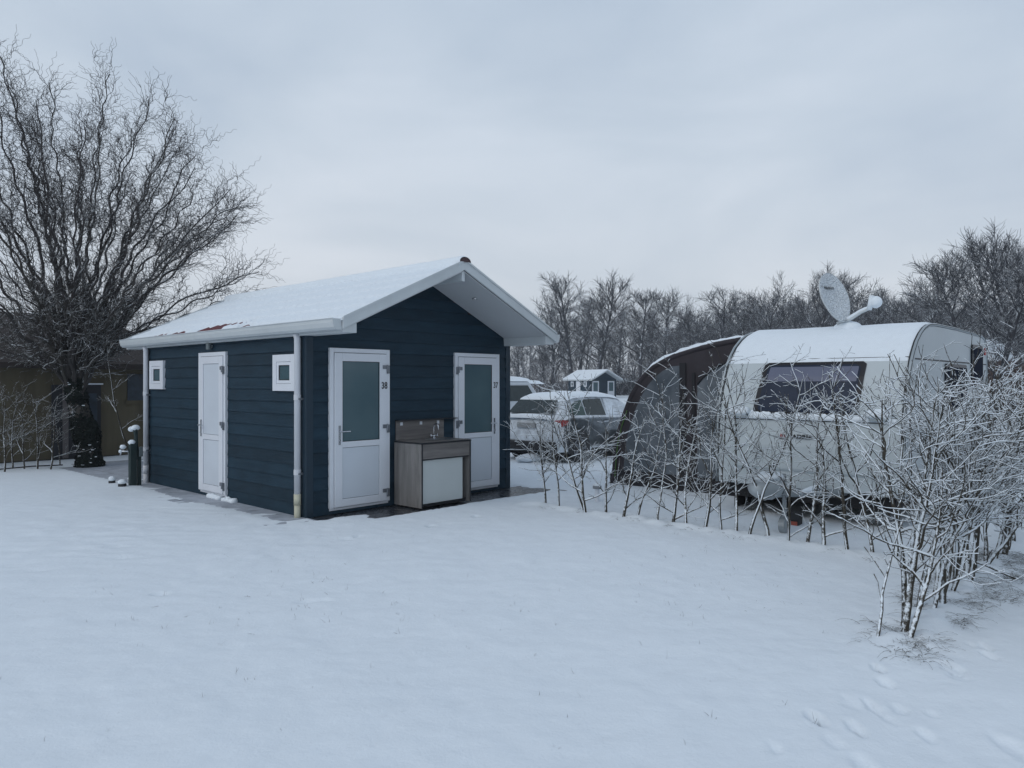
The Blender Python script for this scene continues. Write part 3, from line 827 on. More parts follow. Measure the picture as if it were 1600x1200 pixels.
for i in range(26):
    u = 790+(1075-790)*(i+rng.uniform(0, 1))/26; Y = rng.uniform(118, 140); H = zat(rng.uniform(500, 545), Y); x, y, _ = gat(u, Y)
    spots.append((x, y, 0, H/12.0, H/12.0, rng.uniform(0, 6.28), int(rng.integers(4))))
for row, (Y0, off) in enumerate(((92, 34), (108, 20), (124, 8), (142, 0))):
    n = 32
    for i in range(n):
        u = 1045+ (1690-1045)*(i+rng.uniform(0, 1))/n; Y = Y0+rng.uniform(-6, 6)
        H = zat(vline(u)+off+rng.uniform(-5, 9), Y); x, y, _ = gat(u, Y)
        spots.append((x, y, 0, H/12.0, H/12.0, rng.uniform(0, 6.28), int(rng.integers(4))))
V_, F_ = merged(wood_lib, spots)
tag(link_mesh('woodland', quad_mesh('woodland', V_, F_), 'bark_wood'), 'dense dark leafless wood filling the skyline behind the caravan', 'woodland', kind='stuff')
# undergrowth: thin upright shoots
T = Tubes()
for i in range(5200):
    u = rng.uniform(780, 1700); Y = rng.uniform(78, 92) if u > 1050 else rng.uniform(100, 118)
    x, y, _ = gat(u, Y)
    h = rng.uniform(1.6, 4.2)*(1.0+0.25*math.sin(u*0.021)+0.15*math.sin(u*0.09))
    T.add(path(rng, (x, y, 0), (rng.normal(0, .35), rng.normal(0, .3), 1), h, 4, 0.16, 0.03), np.linspace(0.035, 0.016, 5), 3)
for i in range(3200):
    u = rng.uniform(780, 1700); Y = rng.uniform(76, 90)+(24 if u < 1060 else 0); x, y, _ = gat(u, Y)
    T.add(path(rng, (x, y, rng.uniform(0.2, 3.6)), (rng.normal(0, 1), rng.normal(0, .6), rng.normal(0.25, .5)), rng.uniform(0.8, 2.0), 3, 0.2, 0.0), 0.022, 3)
V_, F_ = T.arrays()
tag(link_mesh('undergrowth', quad_mesh('undergrowth', V_, F_), 'bark_brush'), 'tangled grey brown undergrowth at the foot of the far trees', 'undergrowth', kind='stuff')

# ------------------------------------------------------------------ the contorted willow on the left
def build_willow():
    rng = np.random.default_rng(7)
    YB = 15.3
    Wp = lambda u, v, dy=0.0: np.array([(u-800)/F*(YB), YB+dy, zat(v, YB)])
    base = np.array([gat(132, YB)[0], YB, 0.0])
    t = thing('willow_tree', 'big contorted willow with curly bare branches and an ivy covered trunk at the left', 'tree', tuple(base), rot=0.0, world=True)
    K, A, B, IV = Tubes(), Tubes(), Tubes(), Tubes()
    trunk = np.array([Wp(140, 738), Wp(139, 712), Wp(136, 685), Wp(128, 655), Wp(121, 628), Wp(117, 606), Wp(116, 592)])
    K.add(trunk-base, [0.25, 0.21, 0.20, 0.19, 0.18, 0.17, 0.08], 14)
    fork = Wp(118, 606)
    tips = [(385,345,-.5),(388,415,.6),(352,290,.3),(296,200,-.6),(275,240,1),(225,150,.2),(182,125,-.3),(160,170,1.2),(105,185,-1),(62,120,.3),
            (22,92,-.5),(-30,100,.8),(-80,150,0),(-120,200,.5),(-130,300,-.6),(345,455,.9),(262,450,-1.2),(205,290,-1.8),(60,290,-2),(-60,390,-1.2),
            (-110,450,.5),(120,240,2),(0,240,1.8),(235,330,1.6),(315,385,-1.3),(20,430,-2.0),(0,520,-1.4),(60,150,1.5),(150,330,-1.6),(300,300,.2),(255,180,.6),(20,160,-.8),
            (210,490,.7),(372,312,.1),(382,372,-.9),(384,440,-.2),(338,298,1.1),(318,252,-.4),(290,330,-1.4),(245,215,.9),(140,180,.4),(40,180,.2),(-60,200,-.9),(280,500,.3),(185,230,-1.2),(-40,520,.4),(90,400,-2.2),(330,340,.9)]
    def at(q, f):
        n = len(q)-1; i = min(n-1, int(f*n)); g = f*n-i
        return q[i]*(1-g)+q[i+1]*g, q[i+1]-q[i]
    for li, (u, v, dy) in enumerate(tips):
        tip = Wp(u, v, dy)
        st = fork+rng.normal(0, 0.07, 3)+np.array([0, 0, rng.uniform(-.15, .15)])
        h = tip-st
        L = np.linalg.norm(h)
        mid = st+np.array([h[0]*0.30, h[1]*0.35, h[2]*0.42+0.10*abs(h[0])])
        n = 44
        tt = np.linspace(0, 1, n+1)[:, None]
        q = st*(1-tt)**2+2*mid*tt*(1-tt)+tip*tt**2
        ax = unit(h); e1 = unit(np.cross(ax, [0, 1, 0.1])); e2 = np.cross(ax, e1)
        s = np.linspace(0, L, n+1); am = 0.040*np.clip(s/(0.3*L), 0, 1)
        ph = rng.uniform(0, 6.28, 4)
        q = q + e1*(am*(np.sin(s*6.28/rng.uniform(.5,.95)+ph[0]+1.3*np.sin(s*2.3+ph[3]))+0.7*np.sin(s*6.28/2.1+ph[1])))[:, None] + e2*(am*(np.cos(s*6.28/rng.uniform(.55,1.0)+ph[2]+1.2*np.sin(s*1.9+ph[1]))+0.6*np.sin(s*6.28/2.4+ph[3])))[:, None]
        r0 = 0.013+0.0064*L*rng.uniform(0.7, 1.1)
        low = v > 380
        (K if li % 3 == 0 else A).add(q-base, np.linspace(r0, 0.009, n+1), 6)
        nb = int(L/0.135)
        for b in range(nb):
            f = 0.14+0.85*(b+rng.uniform(0, 1))/nb
            p, d = at(q, f)
            if np.linalg.norm(p-fork) < 3.0 and rng.uniform() < 0.62: continue
            out = unit(np.array([p[0]-fork[0], (p[1]-fork[1])*1.2, 0.6*(p[2]-fork[2])]))
            dd = unit(side_dir(rng, d, rng.uniform(0.35, 0.95)) + out*0.45 + np.array([0, 0, 0.15]))
            L2 = rng.uniform(0.5, 1.45)*(1.05-0.55*f)
            m_ = max(8, int(L2/0.045))
            s2 = path(rng, p, dd, L2, m_, 0.09, 0.008, 0.034, 0.25)
            (B if p[2] < 3.3 else A).add(s2-base, np.linspace(max(0.006, 0.30*r0*(1-f)+0.004), 0.0036, m_+1), 3)
            for c in range(int(4+L2*8)):
                f2 = 0.1+0.88*rng.uniform(0, 1); p2, d2 = at(s2, f2)
                d3 = unit(side_dir(rng, d2, rng.uniform(0.35, 1.0))+np.array([0, 0, 0.12]))
                L3 = rng.uniform(0.2, 0.62); m3 = max(6, int(L3/0.034))
                s3 = path(rng, p2, d3, L3, m3, 0.07, -0.01, 0.022, 0.185)
                (B if p2[2] < 3.3 else A).add(s3-base, np.linspace(0.0040, 0.0026, m3+1), 3)
    # bushy growth round the fork, hanging in front of the tent
    for i in range(95):
        p = fork+np.array([rng.normal(0, .18), rng.normal(-.1, .2), rng.uniform(0.1, 1.5)])
        a = rng.uniform(0, 6.28)
        dd = unit(np.array([math.cos(a), 0.7*math.sin(a), rng.uniform(0.05, .75)]))
        L2 = rng.uniform(0.7, 2.3); m_ = int(L2/0.07)
        s2 = path(rng, p, dd, L2, m_, 0.09, 0.01, 0.03, 0.45)
        B.add(s2-base, np.linspace(rng.uniform(0.008, 0.02), 0.0045, m_+1), 3)
        for c in range(7):
            p2, d2 = at(s2, rng.uniform(0.2, 1)); L3 = rng.uniform(0.2, 0.6); m3 = int(L3/0.06)+3
            B.add(path(rng, p2, unit(side_dir(rng, d2, 0.7)), L3, m3, 0.1, 0.0, 0.025, 0.32)-base, np.linspace(0.0052, 0.003, m3+1), 3)
    V_, F_ = K.arrays(); tr = link_mesh('trunk', quad_mesh('trunk', V_, F_), 'bark_willow_low', t)
    V_, F_ = A.arrays(); link_mesh('crown', quad_mesh('crown', V_, F_), 'bark_willow', t)
    V_, F_ = B.arrays(); link_mesh('lower_branches', quad_mesh('lower_branches', V_, F_), 'bark_willow_low', t)
    # ivy leaves on the trunk
    vs, fs = [], []
    def leaf(p, nrm, sz):
        nrm = unit(nrm+rng.normal(0, .45, 3)); a = unit(np.cross(nrm, rng.normal(0, 1, 3))); b = np.cross(nrm, a)
        o = len(vs)
        for x, y, z in ((-.5, 0, 0), (0, -.55, .1), (.55, 0, 0), (0, .5, .1)): vs.append(p+(a*x+b*y+nrm*z)*sz)
        fs.append((o, o+1, o+2, o+3))
    sv, sf = [], []
    for i in range(5200):
        f = rng.uniform(0, 1)**1.15*0.96
        p, d = at(trunk, f); rr = float(np.interp(f, [0, .2, .5, 1], [0.24, 0.20, 0.19, 0.17])*(1+0.22*math.sin(f*13)*math.cos(f*5+1)))*rng.uniform(0.9, 1.12)
        a = rng.uniform(0, 6.28); nrm = np.array([math.cos(a), math.sin(a), 0.15])
        leaf(p+nrm*rr-base, nrm, rng.uniform(0.05, 0.10))
    me = bpy.data.meshes.new('ivy'); me.from_pydata([tuple(p) for p in vs], [], fs); me.update()
    iv = finish(me, 'ivy', 'ivy', tr)
    q = MB()
    for i in range(70):
        f = rng.uniform(0, 1)**3.2*0.97
        p, d = at(trunk, f); rr = float(np.interp(f, [0, .2, .5, 1], [0.26, 0.22, 0.20, 0.18]))
        a = rng.uniform(3.3, 6.2); p = p+np.array([math.cos(a), math.sin(a), 0])*rr*1.02-base
        k = rng.uniform(0.4, 1.3)
        q.blob(p, (0.030*k, 0.02*k, 0.009*k), 7, 5, 0.4, i)
    me = bpy.data.meshes.new('snow_specks'); me.from_pydata(q.v, [], q.f); me.update(); finish(me, 'snow_specks', 'snow_object', iv)['kind'] = 'stuff'
build_willow()

# ------------------------------------------------------------------ saplings of the hedges
def sapling(seed, H=1.75, lean=(0, 0), n1=13, heavy=1.0, spreadk=1.0, low=0.12, thick=1.0):
    rng = np.random.default_rng(seed)
    T, S = Tubes(), Tubes()
    def snow(q, r):
        """snow lying along the upper side of a branch; more where it runs level"""
        t = np.gradient(q, axis=0); t /= (np.linalg.norm(t, axis=1, keepdims=True)+1e-9)
        lev = np.sqrt(np.clip(1-t[:, 2]**2, 0, 1))
        r = np.broadcast_to(r, (len(q),))
        w = np.clip((lev-0.30)/0.45, 0, 1)*rng.uniform(0.55, 1.15, len(q))*heavy
        rs = (r*0.44+0.0011)*w
        if rs.max() < 0.002: return
        qq = q+np.array([0, 0, 1.0])*(r*0.85+rs*0.40)[:, None]+np.array([-0.35, -0.35, 0])*(r*0.4)[:, None]
        S.add(qq, np.maximum(rs, 0.0004), 4)
    def put(q, r, k):
        T.add(q, r, k); snow(q, r)
    n = 12
    tp = path(rng, (0, 0, -0.06), (lean[0]+rng.normal(0, .05), lean[1]+rng.normal(0, .05), 1), H, n, 0.075, 0.05)
    r0 = rng.uniform(0.015, 0.023)*(1.25 if heavy > 1.25 else 1.0)
    rr = np.linspace(r0, 0.0045, n+1)
    T.add(tp, rr, 6)
    # snow blown on to the stem
    side = np.array([-0.65, -0.70, 0.0])
    S.add(tp+side*(rr*0.62)[:, None], rr*np.clip(rng.uniform(0.15, 0.62, n+1), 0, 1), 5)
    for i in range(n1):
        f = low+(0.97-low)*(i+rng.uniform(0, 1))/n1; idx = min(n-1, int(f*n)); g = f*n-idx
        p = tp[idx]*(1-g)+tp[idx+1]*g
        az = i*2.4+rng.uniform(-.7, .7); an = rng.uniform(0.65, 1.25)
        d = np.array([math.cos(az)*math.sin(an), math.sin(az)*math.sin(an), math.cos(an)])
        L = rng.uniform(0.25, 0.75)*spreadk*(1.1-0.55*f); m_ = 7
        q = path(rng, p, d, L, m_, 0.14, 0.05)
        rb = rr[idx]*rng.uniform(0.4, 0.62)+0.0012
        put(q, np.linspace(rb, 0.0032, m_+1), 4)
        for j in range(int(2+L*7)):
            f2 = rng.uniform(0.15, 1.0); i2 = min(m_-1, int(f2*m_)); g2 = f2*m_-i2
            p2 = q[i2]*(1-g2)+q[i2+1]*g2
            d2 = side_dir(rng, q[i2+1]-q[i2], rng.uniform(0.6, 1.2)); d2[2] += 0.15
            L2 = rng.uniform(0.07, 0.32)*spreadk
            s = path(rng, p2, d2, L2, 4, 0.16, 0.04)
            put(s, np.linspace(0.0036, 0.0022, 5), 3)
            for c in range(int(rng.integers(1, 4))):
                f3 = rng.uniform(0.3, 1); i3 = min(3, int(f3*4)); p3 = s[i3]*(1-(f3*4-i3))+s[i3+1]*(f3*4-i3)
                d3 = side_dir(rng, s[i3+1]-s[i3], rng.uniform(0.6, 1.2))
                s3 = path(rng, p3, d3, rng.uniform(0.03, 0.12), 2, 0.12, 0.0)
                put(s3, 0.0022, 3)
    # a few lumps of snow caught in forks
    return T.arrays(), S.arrays()

NUM = 'first second third fourth fifth sixth seventh eighth ninth tenth eleventh twelfth thirteenth fourteenth fifteenth sixteenth seventeenth eighteenth nineteenth twentieth twenty-first twenty-second twenty-third twenty-fourth twenty-fifth twenty-sixth twenty-seventh twenty-eighth twenty-ninth thirtieth'.split()
def hedge_plant(x, y, seed, H, lean, label, group, n1=13, heavy=1.0, sk=1.0, low=0.12):
    (tv, tf), (sv, sf) = sapling(seed, H, lean, n1, heavy, sk, low)
    t = thing('hedge_sapling', label, 'sapling', (x, y, 0.02), group, rot=0.0)
    link_mesh('branches', quad_mesh('branches', tv, tf), 'bark_hedge', t)
    link_mesh('snow_cover', quad_mesh('snow_cover', sv, sf), 'snow_object', t)
    return t

rh = random.Random(21)
ys = [-1.62, -1.90, -2.28, -2.42, -2.66, -2.98, -3.10, -3.45, -3.62, -3.88, -4.10, -4.30, -4.50, -4.66, -4.84, -5.10, -5.26, -5.48, -5.72, -5.95, -6.18, -6.40]
for i, y in enumerate(ys):
    H = (rh.uniform(1.5, 1.98) if not 3 < i < 11 else rh.uniform(1.2, 1.65) if i != 7 else 1.8) if i > 2 else rh.uniform(1.3, 1.6)
    hedge_plant(2.74+rh.uniform(-.07, .1), y, 500+i, H, (rh.uniform(-.20, .20), rh.uniform(-.20, .20)),
                '%s snowy bare sapling from the left in the hedge before the caravan' % NUM[i], 'saplings of the hedge in front of the caravan',
                n1=rh.choice((11, 12, 14)) if not 3 < i < 12 else rh.choice((9, 11)), heavy=1.0, sk=rh.uniform(0.9, 1.35), low=rh.choice((.04, .06, .1, .25)))
xs = [0.20, 0.34, 0.50, 0.60, 0.92, 1.02, 1.12, 1.32, 1.50, 1.64, 1.80, 1.95, 2.12, 2.26, 2.42, 2.6, 2.78, 2.98, 3.2, 3.45, 3.7, 4.0, 4.3, 4.65, 5.0]
for i, x in enumerate(xs):
    H = rh.uniform(1.5, 1.9) if i > 2 else (1.25, 1.6, 1.7)[i]
    ln = (rh.uniform(-.05, .14), rh.uniform(-.08, .10)) if i % 4 else (rh.uniform(.25, .5), rh.uniform(-.1,.2))
    hedge_plant(x, -6.86+rh.uniform(-.08, .08), 700+i, H, ln,
                '%s heavily snowed sapling from the near end of the right hand hedge' % NUM[i], 'saplings of the right hand hedge running away',
                n1=rh.choice((11, 12, 14)), heavy=1.28, sk=rh.uniform(0.9, 1.35), low=rh.choice((.26, .32, .4)) if i < 14 else .2)
left = [(20, 732), (38, 733), (58, 733), (78, 734), (94, 727), (-8, 733), (-30, 733), (6, 738)]
for i, (u, v) in enumerate(sorted(left)):
    X, Y, _ = gpt(u, v, 0.03)
    dx, dy = X-PX, Y-PY
    hedge_plant(dx*CT+dy*ST, -dx*ST+dy*CT, 900+i, rh.uniform(1.35, 1.75), (rh.uniform(-.12, .12), rh.uniform(-.1, .1)),
                '%s thin snowy sapling from the left in the row before the khaki tent' % NUM[i], 'saplings in front of the khaki tent', n1=9, heavy=0.5, sk=1.2)
X, Y, _ = gpt(209, 741, 0.0); dx, dy = X-PX, Y-PY
hedge_plant(dx*CT+dy*ST, -dx*ST+dy*CT, 950, 2.5, (0.0, 0.0), 'tall thin young tree behind the green tap post', None, n1=6, heavy=0.3, sk=0.9, low=.35)
def fallen(p, d, L, seed, label):
    rg = np.random.default_rng(seed); T = Tubes(); b = np.array(p)
    q = path(rg, (0, 0, 0), d, L, 8, 0.07, 0.0); T.add(q, np.linspace(0.012, 0.005, 9), 5)
    for i in range(3):
        T.add(path(rg, q[2+2*i], unit(np.array(d)+rg.normal(0, .5, 3)+np.array([0, 0, .3])), L*0.28, 4, .1), 0.004, 3)
    V_, F_ = T.arrays(); o = link_mesh('fallen_branch', quad_mesh('fallen_branch', V_, F_), 'bark_hedge'); o.location = b
    tag(o, label, 'branch')
fallen((*gpt(1370, 1008, 0.0)[:2], 0.02), (0.10, 0.30, 0.72), 0.85, 3, 'leaning dead stick at the near end of the right hand hedge')
fallen((*gpt(1590, 916, 0.0)[:2], 0.06), (-0.85, 0.45, 0.28), 1.0, 4, 'dark low branch sticking out of the right hand hedge over the snow')

# grass tufts poking out along the hedge feet
T = Tubes(); rg = np.random.default_rng(31)
def tuft(x, y, n, L, bend):
    wx, wy, _ = W(x, y)
    for i in range(n):
        a = rg.uniform(0, 6.28); d = np.array([math.cos(a)*bend, math.sin(a)*bend, rg.uniform(0.25, 1.0)])
        q = [np.array([wx+rg.normal(0, .05), wy+rg.normal(0, .05), 0.01])]
        d = unit(d); st = L*rg.uniform(0.6, 1.2)/5
        for k in range(5):
            q.append(q[-1]+d*st); d = unit(d+np.array([0, 0, -0.30]))
        T.add(np.array(q), np.linspace(0.0022, 0.0008, 6), 3)
for i in range(95): tuft(rg.uniform(-0.05, 3.6), -6.93+rg.normal(0, .12), 32, 0.20, 0.9)
for i in range(26): tuft(2.68+rg.normal(0, .07), rg.uniform(-6.2, -1.7), 12, 0.12, 0.7)
for i in range(10): tuft(0.02+rg.uniform(-.12, .5), -6.95+rg.normal(0, .08), 40, 0.2, 1.0)
for i in range(260):
    u, v = rg.uniform(-60, 1300), 1200-340*rg.uniform(0, 1)**0.5 if rg.uniform() < .5 else rg.uniform(800, 980)
    if v < 830 and u > 380: continue
    gx, gy, _ = gpt(u, v, .03)
    for k in range(int(rg.integers(1, 4))):
        d = unit(np.array([rg.normal(0, .6), rg.normal(0, .6), 1])); T.add(path(rg, (gx+rg.normal(0, .02), gy+rg.normal(0, .02), .02), d, rg.uniform(.02, .055), 3, .2, -.1), [.0012, .001, .0008, .0004], 3)
V_, F_ = T.arrays()
tag(link_mesh('grass', quad_mesh('grass', V_, F_), 'bark_hedge'), 'rough dry grass poking through the snow at the hedge feet', 'grass', kind='stuff')
# ------------------------------------------------------------------ caravan
CPROF = [(4.05, .42), (4.045, .60), (4.06, .95), (4.085, 1.20), (4.12, 1.42), (4.18, 1.62), (4.26, 1.82), (4.36, 2.00), (4.45, 2.11), (4.58, 2.225),
         (4.74, 2.325), (4.92, 2.405), (5.12, 2.455), (5.45, 2.475), (6.6, 2.478), (8.15, 2.452), (8.32, 2.42), (8.42, 2.33), (8.48, 2.12), (8.53, 1.7), (8.55, 1.0), (8.50, .42)]
YL, YR = -3.58, -5.88
FZ = [p[1] for p in CPROF[:10]]; FX = [p[0] for p in CPROF[:10]]
def cfx(z): return float(np.interp(z, FZ, FX))
def build_caravan():
    C = thing('caravan', 'white touring caravan with snowy roof and wide dark front window behind the hedge', 'caravan', (6.2, -4.73, 0))
    q = MB().prism(CPROF, 'y', YR+0.012, YL-0.012); body = P(C, 'body', q, 'caravan_white', bevel=0.012)
    for y, s in ((YR, -1), (YL, 1)):
        inner = [(x+(0.03 if x < 6 else -0.03), min(z, 2.45)+0.0) for x, z in CPROF]
        cx, cz = 6.3, 1.4
        inner = [(cx+(x-cx)*0.992, cz+(z-cz)*0.985) for x, z in CPROF]
        q = MB().prism(inner, 'y', y+s*0.004, y-s*0.010); P(C, 'side_panel', q, 'caravan_white_shaded')
        for r, mt, oy, nm, kk in ((0.017, 'caravan_rail', 0.002, 'edge_rail', 1.0), (0.006, 'rubber', 0.016, 'rail_seal', 1.0), (0.006, 'rubber', -0.024, 'rail_seal', 1.0)):
            pts = [(x-(0.008 if x < 5 else 0)+(0.008 if x > 8.3 else 0), y+s*oy, z+(0.008 if z > 2.2 else 0)) for x, z in CPROF]
            P(C, nm, MB().tube(pts, r, 8), mt, smooth=True)
    # seams
    q = MB().tube([(cfx(2.045)-0.004, YL-0.03, 2.045), (cfx(2.045)-0.004, YR+0.03, 2.045)], 0.008, 6); P(body, 'roof_seam', q, 'rubber')
    q = MB().tube([(cfx(1.27)-0.003, YL-0.03, 1.27), (cfx(1.27)-0.003, YR+0.03, 1.27)], 0.007, 6); P(body, 'belt_seam', q, 'rubber')
    q = MB().box(4.50, 8.47, YR-0.0075, YR-0.004, 2.018, 2.036); P(C, 'side_seam', q, 'rubber')
    q = MB().box(4.30, 8.47, YR-0.0075, YR-0.004, 1.262, 1.275); P(C, 'side_seam', q, 'rubber')
    # front window: rounded, follows the lean of the nose
    def rounded(y0t, y1t, y0b, y1b, z0, z1, out, rad, n=22):
        rows = []
        for i in range(n+1):
            z = z0+(z1-z0)*i/n; f = (z-z0)/(z1-z0)
            a = y0b+(y0t-y0b)*f; b = y1b+(y1t-y1b)*f
            d = min(z-z0, z1-z); ins = rad-math.sqrt(max(0, rad**2-(rad-d)**2)) if d < rad else 0
            a -= ins; b += ins
            row = [(cfx(z)-out, a+(b-a)*j/8, z) for j in range(9)]
            rows.append(row)
        # rim back to the body
        return MB().grid(rows)
    def frame_block(*a):
        m1 = rounded(*a)
        n_ = len(m1.v); back = [(x+0.05, y, z) for x, y, z in m1.v]
        rows = len(m1.v)//9
        edge = [i*9 for i in range(rows)] + [(rows-1)*9+j for j in range(1, 9)] + [i*9+8 for i in range(rows-2, -1, -1)] + [j for j in range(7, 0, -1)]
        m1.v += back
        for i in range(len(edge)):
            p, q_ = edge[i], edge[(i+1) % len(edge)]; m1.f.append((p, q_, q_+n_, p+n_))
        return m1
    wf = P(body, 'front_window', frame_block(-4.130, -5.400, -4.060, -5.375, 1.325, 2.005, 0.016, 0.045), 'window_surround', smooth=False)
    P(wf, 'window_pane', rounded(-4.185, -5.345, -4.120, -5.325, 1.375, 1.968, 0.019, 0.06), 'tinted_window', smooth=True)
    P(wf, 'window_blind', rounded(-4.215, -5.320, -4.195, -5.315, 1.760, 1.945, 0.021, 0.01), 'window_blind', smooth=True)
    # lower nose panel, grab handles, lettering
    q = MB().prism([(4.046, .62), (4.018, .66), (4.020, 0.95), (4.045, 1.12), (4.075, 1.12), (4.075, .62)], 'y', -5.66, -3.82); P(body, 'locker_lid', q, 'caravan_white', bevel=0.012)
    for y in (-3.80, -5.70):
        q = MB().tube([(4.10, y, 1.30), (4.03, y, 1.31), (4.03, y+0.18*(1 if y > -4 else -1)*-1, 1.31), (4.10, y+0.18*(1 if y > -4 else -1)*-1, 1.30)], 0.016, 8)
        h = P(body, 'grab_handle', q, 'caravan_white', smooth=True)
        sc = MB().blob((4.05, y-0.09*(1 if y > -4 else -1), 1.37), (0.075, 0.16, 0.065), 14, 8, 0.25, 4); P(h, 'snow_lump', sc, 'snow_object', smooth=True)
    vs, fs = text_mb('ADRIA', 0.066, 1.30, 0.001, 0.0032)
    q = MB().add([(4.0125-v[2], -4.745-v[0], 1.070+v[1]) for v in vs], fs)
    P(body, 'lettering', q, 'number_black', label='black maker lettering on the caravan nose')
    q = MB()
    for k, (a, b2) in enumerate(((0.0, 0.055), (0.022, 0.048), (0.044, 0.040))):
        yy = -4.46-a
        q.prism([(yy, 1.048), (yy-0.016, 1.048), (yy-0.028, 1.048+b2), (yy-0.012, 1.048+b2)], 'x', 4.012, 4.0145)
    P(body, 'emblem', q, 'logo_red', label='small red slanted emblem left of the lettering')
    # side windows with black surround
    for (a, b2, z0, z1) in ((5.87, 7.06, 1.36, 1.995), (7.39, 8.12, 1.66, 2.305)):
        def rr(x0, x1, c0, c1, r, n=5):
            pts = []
            for (cx, cz, s0) in ((x1-r, c1-r, 0), (x0+r, c1-r, 90), (x0+r, c0+r, 180), (x1-r, c0+r, 270)):
                for i in range(n+1):
                    t = R(s0+90*i/n); pts.append((cx+r*math.cos(t), cz+r*math.sin(t)))
            return pts
        w1 = P(C, 'side_window', MB().prism(rr(a, b2, z0, z1, 0.07), 'y', YR-0.03, YR-0.004), 'window_surround', bevel=0.004)
        P(w1, 'window_pane', MB().prism(rr(a+.045, b2-.045, z0+.045, z1-.045, 0.05), 'y', YR-0.034, YR-0.0305), 'side_pane')
    q = MB().box(8.30, 8.37, YR-0.025, YR-0.004, 2.17, 2.28); P(C, 'marker_lamp', q, 'red_plastic', bevel=0.006)
    q = MB()
    for k in range(6): q.box(5.10, 5.46, YR-0.012, YR-0.004, 1.02+k*0.028, 1.036+k*0.028)
    P(C, 'vent_grille', q, 'joint_grey')
    # underside, wheels, drawbar
    P(C, 'chassis_shade_box', MB().box(4.15, 8.35, YR+0.10, YL-0.10, 0.24, 0.415), 'underbody')  # black underfloor box, put in to give the dark of the shade there
    P(C, 'skirt', MB().box(4.5, 8.4, YL-0.06, YL-0.03, 0.02, 0.415), 'awning_black')
    for y, s in ((YR+0.02, 1), (YL-0.02, -1)):
        c = (6.25, y, 0.33)
        w_ = P(C, 'wheel', MB().tube([(6.25, y, 0.33), (6.25, y+s*0.19, 0.33)], 0.325, 28), 'rubber', bevel=0.02)
        P(w_, 'rim', MB().tube([(6.25, y-s*0.004, 0.33), (6.25, y+s*0.02, 0.33)], 0.20, 20), 'wheel_metal', bevel=0.01)
        P(C, 'wheel_arch', MB().prism([(6.25+0.42*math.cos(a), 0.40+0.34*math.sin(a)) for a in [math.pi*i/14 for i in range(15)]], 'y', y-s*0.026, y-s*0.018), 'underbody')
    db = MB()
    for s in (1, -1):
        db.tube([(4.6, -4.73+s*0.62, 0.40), (4.1, -4.73+s*0.45, 0.42), (3.15, -4.73+s*0.05, 0.47)], 0.045, 8)
    d = P(C, 'drawbar', db, 'galvanised', smooth=True)
    P(d, 'hitch_cover', MB().blob((3.02, -4.73, 0.55), (0.30, 0.17, 0.14), 18, 10, 0.16, 3), 'caravan_white_shaded', smooth=True)
    P(d, 'handbrake_lever', MB().tube([(3.35, -4.70, 0.55), (3.28, -4.70, 0.80)], 0.014, 8), 'rubber')
    P(d, 'snow_lump', MB().blob((3.06, -4.73, 0.665), (0.27, 0.15, 0.055), 16, 8, 0.3, 8).blob((3.7, -4.47, 0.49), (0.45, 0.05, 0.03), 12, 6, 0.2, 9).blob((3.7, -5.0, 0.49), (0.45, 0.05, 0.03), 12, 6, 0.2, 10), 'snow_object', smooth=True)
    P(d, 'jockey_wheel', MB().tube([(3.20, -4.86, 0.70), (3.20, -4.86, 0.14)], 0.024, 10).tube([(3.20, -4.895, 0.115), (3.20, -4.825, 0.115)], 0.10, 16), 'galvanised')
    P(d, 'cable', MB().tube([(3.1, -4.60, 0.60), (3.0, -4.50, 0.42), (3.15, -4.42, 0.30), (3.5, -4.5, 0.34), (4.0, -4.6, 0.42)], 0.012, 8), 'rubber', smooth=True)
    # corner steadies
    for y in (-3.9, -5.5):
        P(C, 'corner_steady', MB().tube([(4.6, y, 0.30), (4.35, y, 0.04)], 0.02, 6).box(4.27, 4.43, y-0.06, y+0.06, 0.02, 0.04), 'galvanised')
    # snow on the nose above the seam and over the roof
    px_, pz_ = [p[0] for p in CPROF[7:17]], [p[1] for p in CPROF[7:17]]
    rows = []
    ln = [0.0]
    for i in range(1, len(px_)): ln.append(ln[-1]+math.hypot(px_[i]-px_[i-1], pz_[i]-pz_[i-1]))
    n, m_ = 90, 60
    for i in range(n+1):
        s = ln[-1]*i/n; x = float(np.interp(s, ln, px_)); z = float(np.interp(s, ln, pz_))
        x2 = float(np.interp(s+0.02, ln, px_)); z2 = float(np.interp(s+0.02, ln, pz_))
        tx, tz = (x2-x, z2-z); tl = math.hypot(tx, tz) or 1; nx_, nz_ = -tz/tl, tx/tl
        if i > n-3: nx_, nz_ = 0.3, 0.95
        row = []
        for j in range(m_+1):
            y = YL-0.035+(YR-YL+0.07)*j/m_
            lv = min(1, s/1.0)
            e = min(1, min(YL-0.035-y, y-YR-0.035)/0.07+0.10)
            th = (0.010+0.045*lv)*(0.85+0.25*mnoise.noise(Vector((x*1.4, y*1.4, 2)))) + 0.004*mnoise.noise(Vector((x*9, y*5, 5)))
            th *= max(0.12, e)**0.5
            if i == 0 or i == n: th = 0.001
            row.append((x+nx_*th, y, z+nz_*th))
        rows.append(row)
    P(C, 'roof_snow', MB().grid(rows), 'snow_object', smooth=True)
    # snow crust on the window foot and belt ledge
    rows = []
